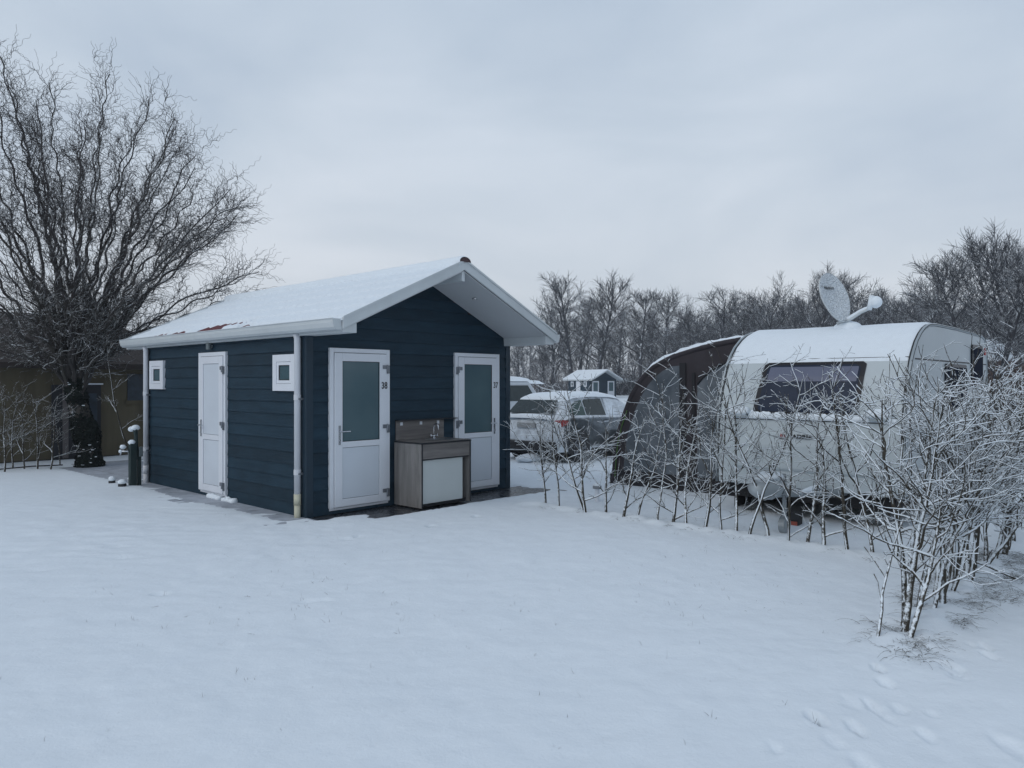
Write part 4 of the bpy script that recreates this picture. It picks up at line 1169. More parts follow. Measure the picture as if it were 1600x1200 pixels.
    for j in range(91):
        y = -3.66+(-5.80+3.66)*j/90
        nv = mnoise.noise(Vector((y*6, 1, 3)))+0.6*mnoise.noise(Vector((y*17, 4, 3)))
        w_ = 1.0 if -5.45 < y < -4.0 else 0.30
        h = (0.055+0.045*nv)*w_+0.008; o = (0.030+0.020*nv)*w_+0.004
        rows.append([(cfx(1.275)-0.002, y, 1.272), (cfx(1.275)-o, y, 1.280), (cfx(1.30)-o*1.05, y, 1.285+h*0.45), (cfx(1.33)-o*0.6-0.006, y, 1.285+h*0.95), (cfx(1.34)+0.004, y, 1.295+h*1.25)])
    P(C, 'ledge_snow', MB().grid(rows), 'snow_object', smooth=True)
    return C
build_caravan()

# satellite dish on the roof
def build_dish():
    bx_, by_ = 5.0, -4.76
    t0 = (HC-2.50)*F/(509-CV); X, Y = (1325-800)/F*t0, t0
    bx_, by_ = (X-PX)*CT+(Y-PY)*ST, -(X-PX)*ST+(Y-PY)*CT
    D = thing('satellite_dish', 'snow covered oval satellite dish with side arm standing on the caravan roof', 'satellite dish', (X, Y, 2.47), rot=0.0, world=True)
    def Pw(parent, name, mb, mat, **k):
        return part(parent, name, mb, mat, org=(X, Y, 2.47), **k)
    px = Y/F
    def pt(u, v, dy=0.0): return Vector(((u-800)/F*Y, Y+dy, zat(v, Y)))
    Pw(D, 'base_dome', MB().blob((X, Y, 2.46), (0.185, 0.185, 0.10), 24, 12, 0.05, 2), 'snow_object', smooth=True)
    Pw(D, 'turntable', MB().tube([(X-0.02, Y, 2.52), (X-0.03, Y+0.01, 2.60)], 0.06, 14), 'galvanised', smooth=True)
    c = pt(1299.5, 467, -0.02)
    major = Vector((-0.17, 0.30, 1.0)).normalized(); minor = Vector((1.0, 0.45, 0.0)); minor = (minor-major*minor.dot(major)).normalized()
    nrm = major.cross(minor).normalized()
    if nrm.y > 0: nrm = -nrm
    A, B = 0.350, 0.250
    rows = []; rb = []
    for i in range(13):
        r = i/12; row = []; rwb = []
        for j in range(49):
            a = 2*math.pi*j/48
            k = 1.0+0.05*math.sin(a)
            p = c+minor*(B*r*math.cos(a)*(1.0-0.12*max(0, -math.sin(a))))+major*(A*r*math.sin(a))
            rim = 0.010 if r < 0.98 else 0.0
            dish = 0.05*(r*r)
            bumpy = 0.006*mnoise.noise(p*16)+0.004*mnoise.noise(p*34)
            row.append(tuple(p+nrm*(dish+rim+bumpy))); rwb.append(tuple(p+nrm*(dish-0.012)))
        rows.append(row); rb.append(rwb)
    q = MB().grid(rb); q.grid([rb[-1], [tuple(Vector(p)+nrm*0.016) for p in rb[-1]]])
    re = Pw(D, 'reflector', q, 'white_board', smooth=True)
    Pw(re, 'snow_crust', MB().grid(rows), 'snow_pitted', smooth=True)
    vs, fs = text_mb('TELECO', 0.050, 1.0, 0.001, 0.0015)
    right = minor; up = major
    o = c+up*0.135-right*0.045+nrm*0.036
    q = MB().add([tuple(o+right*(v[0]*1.0)+up*v[1]+nrm*v[2]) for v in vs], fs)
    o2 = c+up*0.150-right*0.185+nrm*0.044
    q.add([tuple(o2+right*a+up*b) for a, b in ((-0.022, -0.012), (0.020, 0.016), (0.016, -0.006), (-0.004, -0.008))], [(0, 1, 2, 3)])
    Pw(re, 'lettering', q, 'number_black', label='small dark lettering half buried in the snow of the dish')
    q = MB().tube([pt(1306, 506, -0.03), pt(1322, 500, -0.12), pt(1333, 490, -0.22), pt(1345, 484, -0.30)], 0.022, 10)
    arm = Pw(D, 'feed_arm', q, 'white_board', smooth=True)
    Pw(arm, 'arm_snow', MB().tube([pt(1312, 502, -0.06), pt(1322, 497, -0.12), pt(1333, 488, -0.22), pt(1345, 482, -0.30)], [.012, .024, .022, .02], 10), 'snow_object', smooth=True)
    cc = pt(1351, 475, -0.32)
    Pw(arm, 'feed_head', MB().blob(cc+Vector((-0.01, 0, -0.01)), (0.078, 0.085, 0.078), 18, 12, 0.03, 5).tube([pt(1341, 488, -.3), pt(1344, 466, -.32)], 0.03, 10), 'snow_object', smooth=True)
build_dish()

# ------------------------------------------------------------------ awning on the caravan's left
def build_awning():
    A = thing('awning', 'dark brown inflatable awning with grey clear windows and a snowy curved roof beside the caravan', 'awning', (6.5, -2.2, 0))
    out = [(-0.94, 0.0), (-0.995, .14), (-1.03, .50), (-1.06, .75), (-1.14, 1.02), (-1.243, 1.279), (-1.35, 1.52), (-1.491, 1.732), (-1.63, 1.88), (-1.80, 2.01), (-2.02, 2.115), (-2.266, 2.195),
           (-2.53, 2.26), (-2.80, 2.315), (-3.05, 2.352), (-3.303, 2.384), (-3.56, 2.40)]
    x0, x1 = 5.30, 7.95
    n = 14
    rows = []
    for i in range(n+1):
        x = x0+(x1-x0)*i/n; sag = -0.030*math.sin(math.pi*i/n)
        rows.append([(x, y+sag*0.4, z+sag*(1 if z > 1 else 0)) for y, z in out])
    q = MB().grid(rows); o = P(A, 'roof_cloth', q, 'awning_brown', smooth=True)
    so = o.modifiers.new('Thick', 'SOLIDIFY'); so.thickness = 0.015; so.offset = 1
    # side walls
    for x, nm in ((x0, 'side_wall'), (x1, 'side_wall')):
        s = 1 if x == x0 else -1
        poly = out+[(-3.56, 0.0)]
        P(A, nm, MB().prism(poly, 'x', x+0.012*s, x+0.03*s), 'awning_brown')
    # air beams at the edge
    P(A, 'air_beam', MB().tube([(x0+0.03, y-0.012, z) for y, z in out[:-1]], 0.045, 10), 'awning_brown', smooth=True)
    P(A, 'air_beam', MB().tube([(x1-0.03, y-0.03, z) for y, z in out[:-1]], 0.06, 10), 'awning_brown', smooth=True)
    P(A, 'edge_piping', MB().tube([(x0-0.006, y-0.052, z) for y, z in out[1:6]], 0.011, 6), 'awning_green', smooth=True, label='green piping low on the awning edge')
    def yo(z, d=0.17):
        zz = [b for _, b in out[:12]]; yy = [a for a, _ in out[:12]]
        return float(np.interp(z, zz, yy))-d
    w1 = [(-2.285, 0.27)] + [(-2.285, 2.015)]
    arc = [(-2.15, 2.005), (-1.98, 1.935), (-1.84, 1.84), (-1.70, 1.70), (-1.58, 1.53), (-1.47, 1.32), (-1.37, 1.08), (-1.30, .85), (-1.25, .6), (-1.22, .27)]
    P(A, 'mesh_window', MB().prism(w1+arc, 'x', x0-0.002, x0+0.010), 'pvc_window', bevel=0.0)
    P(A, 'window_post', MB().box(x0-0.012, x0+0.011, -2.400, -2.288, 0.0, 2.06), 'awning_black', bevel=0.004)
    P(A, 'window_post', MB().box(x0-0.010, x0+0.011, -2.560, -2.505, 0.0, 1.90), 'awning_black', bevel=0.004)
    w2 = [(-2.60, 0.27), (-2.60, 1.72), (-2.68, 1.81), (-2.82, 1.93), (-3.0, 2.02), (-3.20, 2.085), (-3.44, 2.13), (-3.50, 2.13), (-3.50, .27)]
    P(A, 'mesh_window', MB().prism(w2, 'x', x0-0.001, x0+0.010), 'pvc_window')
    tp = [(y, z) for y, z in w2[1:8]]
    P(A, 'window_trim', MB().tube([(x0-0.006, y, z) for y, z in tp], 0.020, 6), 'awning_black', smooth=True)
    P(A, 'bottom_skirt', MB().box(x0-0.006, x0+0.0105, -3.9, -0.99, 0.0, 0.255), 'awning_black')
    P(A, 'bottom_skirt', MB().box(x0, x1, -0.965, -0.945, 0.0, 0.20), 'awning_black')
    # snow lying on the cloth
    ln = [0.0]; oo = out[4:]
    for i in range(1, len(oo)): ln.append(ln[-1]+math.hypot(oo[i][0]-oo[i-1][0], oo[i][1]-oo[i-1][1]))
    rows = []
    for i in range(61):
        s = ln[-1]*i/60
        y = float(np.interp(s, ln, [a for a, _ in oo])); z = float(np.interp(s, ln, [b for _, b in oo]))
        row = []
        for j in range(41):
            x = x0-0.005+(x1-x0)*j/40; sag = -0.030*math.sin(math.pi*j/40)
            nv = mnoise.noise(Vector((x*2, s*2.2, 1)))+0.7*mnoise.noise(Vector((x*7, s*9, 4)))
            th = (0.012+0.050*min(1, max(0, (s-0.5)/1.1)))*(1+0.45*nv)
            e = 1.0 if j > 0 else 0.15
            row.append((x-(0.012 if j == 1 else 0), y+sag*0.4+0.018+th*0.4*e, z+sag+0.006+th*e))
        rows.append(row)
    P(A, 'awning_snow', MB().grid(rows), 'snow_object', smooth=True)
build_awning()

# ------------------------------------------------------------------ cars
def build_car(bx, by, label, Wd=1.78, frosted=True, name='parked_car'):
    C = thing(name, label, 'car', (bx, by, 0))
    def X(t): return bx+t
    ym = by+Wd/2
    def Y(f): return ym-f*Wd/2          # f=1: right side (towards the viewer)
    paint = 'car_frosted' if frosted else 'car_silver'
    prof = [(0.10, .26), (0.02, .40), (0.0, .60), (0.03, .74), (0.04, .90), (0.10, 1.00), (0.30, 1.04), (1.2, 1.03), (2.4, 1.00), (3.15, .97), (3.7, .88), (4.15, .76), (4.30, .60), (4.32, .36), (4.2, .24)]
    # body as a loft across the width so the flanks are rounded in plan and section
    rows = []
    for f in (-1.0, -0.97, -0.90, -0.72, 0, 0.72, 0.90, 0.97, 1.0):
        a = abs(f)
        ins = {1.0: 0.16, 0.97: 0.075, 0.90: 0.03, 0.72: 0.0, 0: -0.03}[a]
        row = []
        for t, z in prof:
            tt = t+(ins if t < 2 else -ins*1.3)*(1 if (t < 0.35 or t > 3.4) else 0.0)
            zz = z-({1.0: 0.055, 0.97: 0.02}.get(a, 0) if z > 0.7 else 0)
            row.append((X(tt), Y(f), zz))
        rows.append(row+[row[0]])
    q = MB().grid(rows)
    n_ = len(rows[0]); q.f.append(tuple(range(n_-1))); q.f.append(tuple(len(q.v)-n_+i for i in range(n_-1))[::-1])
    body = P(C, 'body', q, paint, smooth=True, bevel=0.0)
    # cabin
    gp = [(0.14, 0.99), (0.42, 1.30), (0.52, 1.39), (0.75, 1.445), (1.4, 1.475), (2.1, 1.455), (2.45, 1.41), (3.22, 0.97)]
    rows = []
    for f in (-1, -.93, -.6, 0, .6, .93, 1):
        row = []
        for t, z in gp:
            h = (z-0.98)/0.48; w_ = 0.93-0.20*max(0, h)
            zz = z-(0.05 if abs(f) == 1 and z > 1.2 else 0.012 if abs(f) == .93 and z > 1.2 else 0)
            row.append((X(t), Y(f*w_), zz))
        rows.append(row)
    q = MB().grid(rows)
    for r in (0, len(rows)-1): q.f.append(tuple(r*len(gp)+i for i in range(len(gp))))
    roof = P(C, 'roof', q, paint, smooth=True)
    def sidepatch(pts, mat, nm, s=1, lift=0.012):
        o = []
        for t, z in pts:
            h = (z-0.98)/0.48; w_ = 0.93-0.20*max(0, h); o.append((X(t), Y(s*w_)-s*lift, z))
        i_ = [(x, y+s*0.02, z) for x, y, z in o]; n = len(o)
        m_ = MB().add(o+i_, [tuple(range(n))]+[(k, (k+1) % n, n+(k+1) % n, n+k) for k in range(n)])
        return P(C, nm, m_, mat)
    for s in (1, -1):
        sidepatch([(0.52, 1.05), (0.56, 1.20), (0.80, 1.33), (1.02, 1.36), (1.05, 1.02)], 'car_green_glass', 'side_window', s)
        sidepatch([(1.10, 1.02), (1.10, 1.37), (1.75, 1.385), (1.80, 1.01)], 'car_glass', 'side_window', s)
        sidepatch([(1.88, 1.01), (1.85, 1.385), (2.35, 1.355), (2.90, 1.00)], 'car_frosted', 'side_window', s)
        for t in (0.72, 3.40):
            a_ = MB().prism([(X(t)+0.385*math.cos(k), 0.36+0.385*math.sin(k)) for k in [math.pi*i/16 for i in range(17)]]+[(X(t)-.385, .22), (X(t)+.385, .22)], 'y', Y(s)-s*0.004, Y(s)+s*0.10)
            P(C, 'wheel_arch', a_, 'car_dark')
            w_ = P(C, 'wheel', MB().tube([(X(t), Y(s)-s*0.012, 0.315), (X(t), Y(s)+s*0.2, 0.315)], 0.315, 24), 'rubber', bevel=0.02)
            sp = MB()
            for k in range(5):
                a = 2*math.pi*k/5
                sp.tube([(X(t), Y(s)-s*0.018, 0.315), (X(t)+0.2*math.cos(a), Y(s)-s*0.018, 0.315+0.2*math.sin(a))], 0.022, 6)
            sp.tube([(X(t)+0.205*math.cos(2*math.pi*k/24), Y(s)-s*0.018, 0.315+0.205*math.sin(2*math.pi*k/24)) for k in range(25)], 0.016, 6)
            P(w_, 'rim', sp, 'wheel_metal')
        m1 = P(C, 'wing_mirror', MB().blob((X(2.78), Y(s*1.06), 1.04), (0.10, 0.10, 0.075), 12, 8, 0, 1), 'car_dark', smooth=True)
        P(m1, 'snow_lump', MB().blob((X(2.78), Y(s*1.06), 1.10), (0.095, 0.09, 0.05), 10, 6, 0.2, 2), 'snow_object', smooth=True)
        P(C, 'door_handle', MB().box(X(1.62), X(1.80), Y(s)-s*0.02, Y(s)+s*0.01, 0.86, 0.885), 'car_silver', bevel=0.005)
        P(C, 'sill', MB().box(X(1.15), X(2.95), Y(s)-s*0.006, Y(s)+s*0.05, 0.20, 0.30), 'car_dark')
        # tail light wrapping the corner
        tl = MB().add([(X(0.050), Y(s*0.42), .82), (X(0.10), Y(s*0.90), .79), (X(0.17), Y(s*0.995), .81), (X(0.36), Y(s*1.012), .86),
                       (X(0.36), Y(s*1.012), .93), (X(0.17), Y(s*0.995), .955), (X(0.10), Y(s*0.90), .945), (X(0.050), Y(s*0.42), .90)],
                      [(0, 1, 6, 7), (1, 2, 5, 6), (2, 3, 4, 5)])
        tl.v = [(x-0.022, y-s*0.012, z) for x, y, z in tl.v]
        o = P(C, 'tail_light', tl, 'red_plastic'); so = o.modifiers.new('T', 'SOLIDIFY'); so.thickness = 0.03; so.offset = -1 if s == 1 else 1
    q = MB().add([(X(0.20), Y(.74), 1.05), (X(0.20), Y(-.74), 1.05), (X(0.455), Y(-.62), 1.325), (X(0.455), Y(.62), 1.325)], [(0, 1, 2, 3)])
    q.v = [(x-0.05, y, z+0.02) for x, y, z in q.v]
    o = P(C, 'rear_window', q, 'car_glass'); so = o.modifiers.new('T', 'SOLIDIFY'); so.thickness = 0.03
    P(C, 'rear_bumper', MB().box(X(-0.05), X(0.14), Y(.90), Y(-.90), .28, .48), 'car_dark', bevel=0.04, bseg=3)
    P(C, 'number_plate', MB().box(X(-0.022), X(0.01), Y(.30), Y(-.30), .76, .87), 'plate_pale', bevel=0.004)
    P(C, 'underside', MB().box(X(0.2), X(4.1), Y(.9), Y(-.9), .16, .30), 'underbody')
    # snow on roof, boot ledge and bonnet
    def slab(t0, t1, w0, base, thick, seed, nm='roof_snow'):
        rows = []
        for i in range(31):
            t = t0+(t1-t0)*i/30; row = []
            zb = base(t)
            for j in range(21):
                f = -1+2*j/20; e = (1-abs(f)**6)*(1-abs(2*i/30-1)**8)
                nz = mnoise.noise(Vector((t*2.2+seed, f*2, seed)))
                row.append((X(t), Y(f*w0(t)), zb-0.035*abs(f)**4+thick*(e**0.5)*(1+0.22*nz)-0.01))
            rows.append(row)
        P(C, nm, MB().grid(rows), 'snow_object', smooth=True)
    gz = lambda t: float(np.interp(t, [a for a, _ in gp], [b for _, b in gp]))
    slab(0.36, 2.66, lambda t: 0.775, gz, 0.085, 3)
    slab(-0.02, 0.34, lambda t: 0.80, lambda t: 0.985+0.10*max(0, t), 0.075, 9, 'ledge_snow')
    slab(2.60, 3.25, lambda t: 0.80, gz, 0.05, 12, 'windscreen_snow')
    slab(3.10, 4.2, lambda t: 0.88, lambda t: float(np.interp(t, [3.1, 3.7, 4.15], [.97, .88, .76])), 0.09, 15, 'bonnet_snow')
    return C
build_car(6.95, 1.55, 'silver hatchback under thick snow parked behind the hedge right beside the cabin')

def build_van():
    X0, Y0, _ = gat(738, 23.0)
    dx, dy = X0-PX, Y0-PY; bx, by = dx*CT+dy*ST, -dx*ST+dy*CT
    V = thing('parked_van', 'taller vehicle with rounded snow cap, mostly hidden behind the right edge of the cabin', 'van', (bx, by, 0))
    a0, a1, b0, b1 = bx-0.6, bx+3.6, by-0.6, by+1.2
    prof = [(a0, .35), (a0, 1.1), (a0+.18, 1.72), (a0+.35, 1.80), (a0+2.6, 1.80), (a0+3.3, 1.15), (a0+4.2, 1.0), (a0+4.25, .35)]
    P(V, 'body', MB().prism(prof, 'y', b0, b1), 'car_silver', bevel=0.09, bseg=4)
    P(V, 'side_window', MB().prism([(a0+.35, 1.16), (a0+.42, 1.66), (a0+2.5, 1.66), (a0+2.95, 1.16)], 'y', b0-0.012, b0+0.02), 'car_glass')
    P(V, 'rear_window', MB().prism([(b0+.15, 1.15), (b0+.22, 1.66), (b1-.22, 1.66), (b1-.15, 1.15)], 'x', a0+0.03, a0+0.10), 'car_glass')
    for x in (a0+.75, a0+3.4):
        P(V, 'wheel', MB().tube([(x, b0-0.01, .33), (x, b0+.2, .33)], .33, 20), 'rubber', bevel=.02)
    rows = []
    for i in range(21):
        x = a0+0.12+2.75*i/20
        rows.append([(x, b0+0.02+(b1-b0-.04)*j/12, 1.79+0.17*(max(0, 1-abs(2*i/20-1)**5)*max(0, 1-abs(2*j/12-1)**5))**0.5) for j in range(13)])
    P(V, 'roof_snow', MB().grid(rows), 'snow_object', smooth=True)
build_van()

# ------------------------------------------------------------------ distant cabins, shelter
def far_cabin(u, Y, rot, label, D=4.2, zg=-0.15, lowv=1.0, group=None):
    X, Y_, _ = gat(u, Y)
    C = thing('cabin', label, 'cabin', (X, Y, zg), group, rot=rot, world=True)
    w, ov, h, r = 3.8, 0.9, 2.4*lowv, 3.35*lowv
    def Pw(par, nm, mb, mat, **k): return part(par, nm, mb, mat, org=(0, 0, 0), **k)
    q = MB().prism([(0, 0), (w, 0), (w, h), (w/2, r-0.12), (0, h)], 'y', 0, D)
    wall = Pw(C, 'wall', q, 'navy_siding')
    for s in (0, 1):
        f = (lambda a: a) if s == 0 else (lambda a: w-a)
        sl = (r-h)/(w/2)
        e = h-0.28*sl
        rf = Pw(C, 'roof', MB().prism([(f(-.28), e), (f(w/2), r), (f(w/2), r-.10), (f(-.28), e-.12)], 'y', -ov, D+ov), 'white_board')
        Pw(rf, 'roof_snow', MB().prism([(f(-.30), e+.09), (f(w/2), r+.10), (f(w/2), r+.002), (f(-.30), e+.002)], 'y', -ov-.01, D+ov+.01), 'snow_object', bevel=0.03)
    for x in (0.35, 2.55):
        d = Pw(C, 'door', MB().box(x, x+.95, -.05, 0.0, .05, 2.1), 'upvc'); Pw(d, 'glass_pane', MB().box(x+.17, x+.78, -.06, -.052, .95, 1.95), 'frosted_glass')
    d = Pw(C, 'door', MB().box(-.05, 0, D*.42, D*.42+.8, .05, 2.1), 'upvc')
    for y in (.5, D-1.1):
        d = Pw(C, 'window', MB().box(-.05, 0, y, y+.55, 1.45, 2.05), 'upvc'); Pw(d, 'glass_pane', MB().box(-.06, -.052, y+.13, y+.42, 1.58, 1.92), 'frosted_glass')
    return C
far_cabin(921, 84, R(30), 'small distant navy cabin with white door frames and snowy roof left of the awning')
far_cabin(962, 108, R(24), 'lower snow roofed hut peeping out right behind the distant cabin', D=3.0, lowv=0.72)
def shelter():
    X, Y, _ = gat(818, 48); S = thing('shelter', 'low open shelter with a snowy flat roof far behind the parked cars', 'shelter', (X, Y, 0), rot=0.1, world=True)
    def Pw(par, nm, mb, mat, **k): return part(par, nm, mb, mat, org=(0, 0, 0), **k)
    Pw(S, 'roof', MB().prism([(0, 1.72), (1.4, 1.66), (1.0, 1.88), (.25, 1.93)], 'y', 0, 2), 'snow_object')
    for x in (.1, .7, 1.3): Pw(S, 'post', MB().box(x, x+.07, .05, .12, 0, 1.68), 'tent_board')
    Pw(S, 'rail', MB().box(.1, 1.4, .02, .05, 1.45, 1.52), 'tent_board')
shelter()
# house and brown beech hedge beyond the caravan
def far_house():
    X, Y, _ = gat(1520, 46); H_ = thing('house', 'low house with a broad snowy roof beyond the caravan at the right edge', 'house', (X, Y, 0), rot=-0.08, world=True)
    def Pw(par, nm, mb, mat, **k): return part(par, nm, mb, mat, org=(0, 0, 0), **k)
    Pw(H_, 'wall', MB().box(0.2, 2.75, 0.3, 5, 0, 3.15), 'far_wall')
    q = MB().add([(-.1, 0, 3.20), (3.6, 0, 3.20), (2.75, 2.6, 4.55), (-.1, 2.6, 4.55), (-.1, 0, 3.08), (3.6, 0, 3.08), (3.3, 5.4, 3.2), (-.1, 5.4, 3.2)],
                 [(0, 1, 2, 3), (4, 5, 1, 0), (1, 6, 2), (3, 2, 6, 7), (0, 3, 7, 4), (4, 7, 6, 5)])
    Pw(H_, 'roof', q, 'snow_object')
far_house()
T = Tubes(); rg = np.random.default_rng(77)
for i in range(1500):
    u = rg.uniform(1538, 1720); Y = rg.uniform(32, 34); x, y, _ = gat(u, Y)
    T.add(path(rg, (x, y, 0), (rg.normal(0, .12), rg.normal(0, .12), 1), rg.uniform(2.2, 2.9), 5, 0.09, 0.02), np.linspace(0.020, 0.008, 6), 3)
V_, F_ = T.arrays(); me = quad_mesh('hedge', V_, F_)
bark_mat('bark_beech', (0.085, 0.060, 0.052), 0.70, 1.20, k=0.9, nscale=3)
o = link_mesh('hedge', me, 'bark_beech'); tag(o, 'clipped brown upright hedge in front of the low snowy house', 'hedge')

# ------------------------------------------------------------------ khaki tent lodge on the left
def build_tent():
    y0 = 10.35
    Tn = thing('safari_tent', 'large khaki canvas tent lodge with dark roof standing behind the willow', 'tent', (-2, y0, 0))
    xa, xb, d, h, r = -9.5, 3.2, 4.6, 2.18, 3.45
    P(Tn, 'front_wall', MB().box(xa, xb, y0, y0+.05, 0, h+.05), 'tent_khaki')
    P(Tn, 'end_wall', MB().box(xb-.05, xb, y0+.051, y0+d, 0, h+.05), 'tent_khaki'); P(Tn, 'end_wall', MB().box(xa, xa+.05, y0+.051, y0+d, 0, h+.05), 'tent_khaki')
    P(Tn, 'back_wall', MB().box(xa+.051, xb-.051, y0+d-.05, y0+d, 0, h+.05), 'tent_khaki')
    ym = y0+d/2; ra, rb = xa+1.6, xb-1.55
    E0 = (xa-.3, y0-.35, h); E1 = (xb+.3, y0-.35, h); E2 = (xb+.3, y0+d+.35, h); E3 = (xa-.3, y0+d+.35, h); R0 = (ra, ym, r); R1 = (rb, ym, r)
    lo = [(x, y, z-.12) for x, y, z in (E0, E1, E2, E3)]
    q = MB().add([E0, E1, E2, E3, R0, R1]+lo, [(0, 1, 5, 4), (1, 2, 5), (2, 3, 4, 5), (3, 0, 4), (6, 7, 1, 0), (7, 8, 2, 1), (8, 9, 3, 2), (9, 6, 0, 3), (9, 8, 7, 6)])
    P(Tn, 'roof', q, 'tent_roof')
    # creased pole lines
    for x in (-7.5, -5.3, -3.4, -1.4, 1.9):
        P(Tn, 'wall_seam', MB().box(x, x+.03, y0-.012, y0-.001, 0.02, h-.1), 'tent_khaki')
    def lx(u):           # where a pixel column meets the front wall
        dxr = (u-800)/F; t = (y0-(PX*ST-PY*CT))/(-dxr*ST+CT)
        return ((dxr*t-PX)*CT+(t-PY)*ST)
    d0, d1 = lx(80), lx(157)
    dr = P(Tn, 'doorway', MB().box(d0, d1, y0-.03, y0-.002, .05, 1.70), 'tent_dark')
    P(dr, 'door_leaf', MB().box(lx(128), lx(151), y0-.045, y0-.031, .08, 1.50), 'tent_window')
    P(dr, 'door_board', MB().box(lx(97), lx(106), y0-.05, y0-.031, .05, 1.65), 'tent_board')
    P(dr, 'awning_ledge', MB().box(lx(125), lx(158), y0-.14, y0-.031, 1.70, 1.73), 'snow_object')
    w0, w1 = lx(199), lx(236)
    wd = P(Tn, 'window', MB().box(w0, w1, y0-.02, y0-.002, 1.30, 1.95), 'tent_window')
    P(wd, 'rolled_flap', MB().box(w0-.05, w1, y0-.04, y0-.0205, 1.24, 1.32), 'tent_khaki')
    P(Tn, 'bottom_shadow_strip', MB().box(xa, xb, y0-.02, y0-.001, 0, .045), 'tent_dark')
build_tent()
def lp(u, v, z=0.0):
    X, Y, _ = gpt(u, v, z); dx, dy = X-PX, Y-PY; return dx*CT+dy*ST, -dx*ST+dy*CT
a, b = lp(0, 738), lp(98, 731)
q = MB().tube([(a[0]-2.2, a[1], .06), (a[0]-1, a[1]+.02, .07), (*a, .06), ((a[0]+b[0])/2, (a[1]+b[1])/2, .075), (*b, .06)], 0.014, 6)
single('edging_rail', q, 'tent_dark', 'thin dark rail just above the snow under the saplings at the far left', 'rail')

# ------------------------------------------------------------------ tap post and small things by the side path
def tap_post():
    x, y = lp(207, 761); S = thing('tap_post', 'dark green water tap post with snow caps beside the left end of the cabin', 'tap post', (x, y, 0))
    P(S, 'post', MB().box(x-.05, x+.05, y-.05, y+.05, -.05, .73), 'post_green', bevel=.008)
    P(S, 'snow_cap', MB().blob((x-.01, y, .745), (.058, .058, .045), 12, 8, .25, 1), 'snow_object', smooth=True)
    P(S, 'tap', MB().tube([(x-.06, y, .60), (x-.14, y+.10, .60), (x-.15, y+.11, .54)], .014, 8).tube([(x-.12, y+.075, .60), (x-.12, y+.075, .66)], .008, 6), 'chrome', smooth=True)
    P(S, 'tap_snow', MB().blob((x-.12, y+.08, .675), (.05, .05, .035), 10, 6, .3, 2).blob((x-.15, y+.11, .60), (.03, .03, .03), 8, 6, .2, 3), 'snow_object', smooth=True)
    x2, y2 = x+.115, y+.03
    S2 = thing('service_post', 'taller slim dark post with a tilted snow cap right behind the green tap post', 'post', (x2, y2, 0))
    P(S2, 'post', MB().box(x2-.03, x2+.03, y2-.03, y2+.03, -.05, .50), 'post_green', bevel=.006)
    P(S2, 'upper_pole', MB().tube([(x2-.03, y2, .45), (x2-.05, y2, .86), (x2-.06, y2, .97)], [.026, .028, .04], 10), 'post_green')
    P(S2, 'snow_cap', MB().blob((x2-.05, y2+.01, 0.985), (.07, .065, .05), 14, 8, .2, 4).blob((x2-.10, y2+.05, 0.965), (.055, .05, .045), 12, 8, .2, 6), 'snow_object', smooth=True)
    P(S2, 'side_box', MB().box(x2-.01, x2+.055, y2-.04, y2+.04, .50, .66), 'lamp_grey', bevel=.01)
tap_post()
for i, (u, v, r, lab) in enumerate(((175, 758, .055, 'small dark stub under a snow cap, left of the pair beside the tap post'), (191, 763, .065, 'round dark stub under a snow ball, right of the pair beside the tap post'))):
    x, y = lp(u, v); t = thing('ground_stub', lab, 'stub', (x, y, 0))
    P(t, 'body', MB().tube([(x, y, 0), (x, y, .08)], r, 12), 'rubber', bevel=.01); P(t, 'snow_cap', MB().blob((x, y, .105), (r*1.05, r*1.05, .045), 12, 8, .2, i), 'snow_object', smooth=True)
x, y = lp(933, 785); t = thing('bollard_lamp', 'little bollard lamp with dark cap standing among the hedge saplings near the car', 'lamp', (x, y, 0))
P(t, 'post', MB().tube([(x, y, -.05), (x, y, .20)], .035, 12), 'upvc'); P(t, 'cap', MB().tube([(x, y, .2), (x, y, .245)], .065, 14), 'joint_grey', bevel=.006)
P(t, 'snow_cap', MB().blob((x, y, .252), (.062, .062, .03), 12, 6, .15, 3), 'snow_object', smooth=True)
x, y = lp(1234, 822); t = thing('wheel_chock', 'red and white striped block lying in the snow under the caravan drawbar', 'wheel chock', (x, y, 0))
P(t, 'body', MB().prism([(x-.07, 0), (x+.07, 0), (x+.07, .17), (x-.07, .10)], 'y', y-.13, y+.10), 'rubber', bevel=.01)
P(t, 'stripe', MB().box(x-.076, x-.071, y-.12, y+.09, .02, .075), 'orange_plastic')
for i, (u, v, a_, b_) in enumerate(((370, 780, .26, .07), (396, 785, .22, .06), (246, 752, .2, .05))):
    x, y = lp(u, v-4)
    q = MB()
    rr_ = random.Random(i)
    for k in range(9): q.blob((min(-.05, x+rr_.uniform(-.05, .05)), y+(k-4)*a_/6, .03), (.055*rr_.uniform(.8, 1.2), .05, .045*rr_.uniform(.7, 1.3)), 10, 6, .3, k+i*9)
    single('snow_heap', q, 'snow_object', ('crumbly snow heap at the wall foot right of the plain side door', 'smoother snow heap at the wall foot, nearer the corner than its neighbour', 'small snow heap at the foot of the far downpipe')[i], 'snow heap', (x, y, 0), smooth=True)
x, y = lp(836, 722); 
q = MB().blob((x, y, .10), (.60, .22, .10), 24, 8, .2, 5); single('snow_heap', q, 'snow_object', 'long low snow heap on the ground behind the silver hatchback bumper', 'snow heap', (x, y, 0), smooth=True)

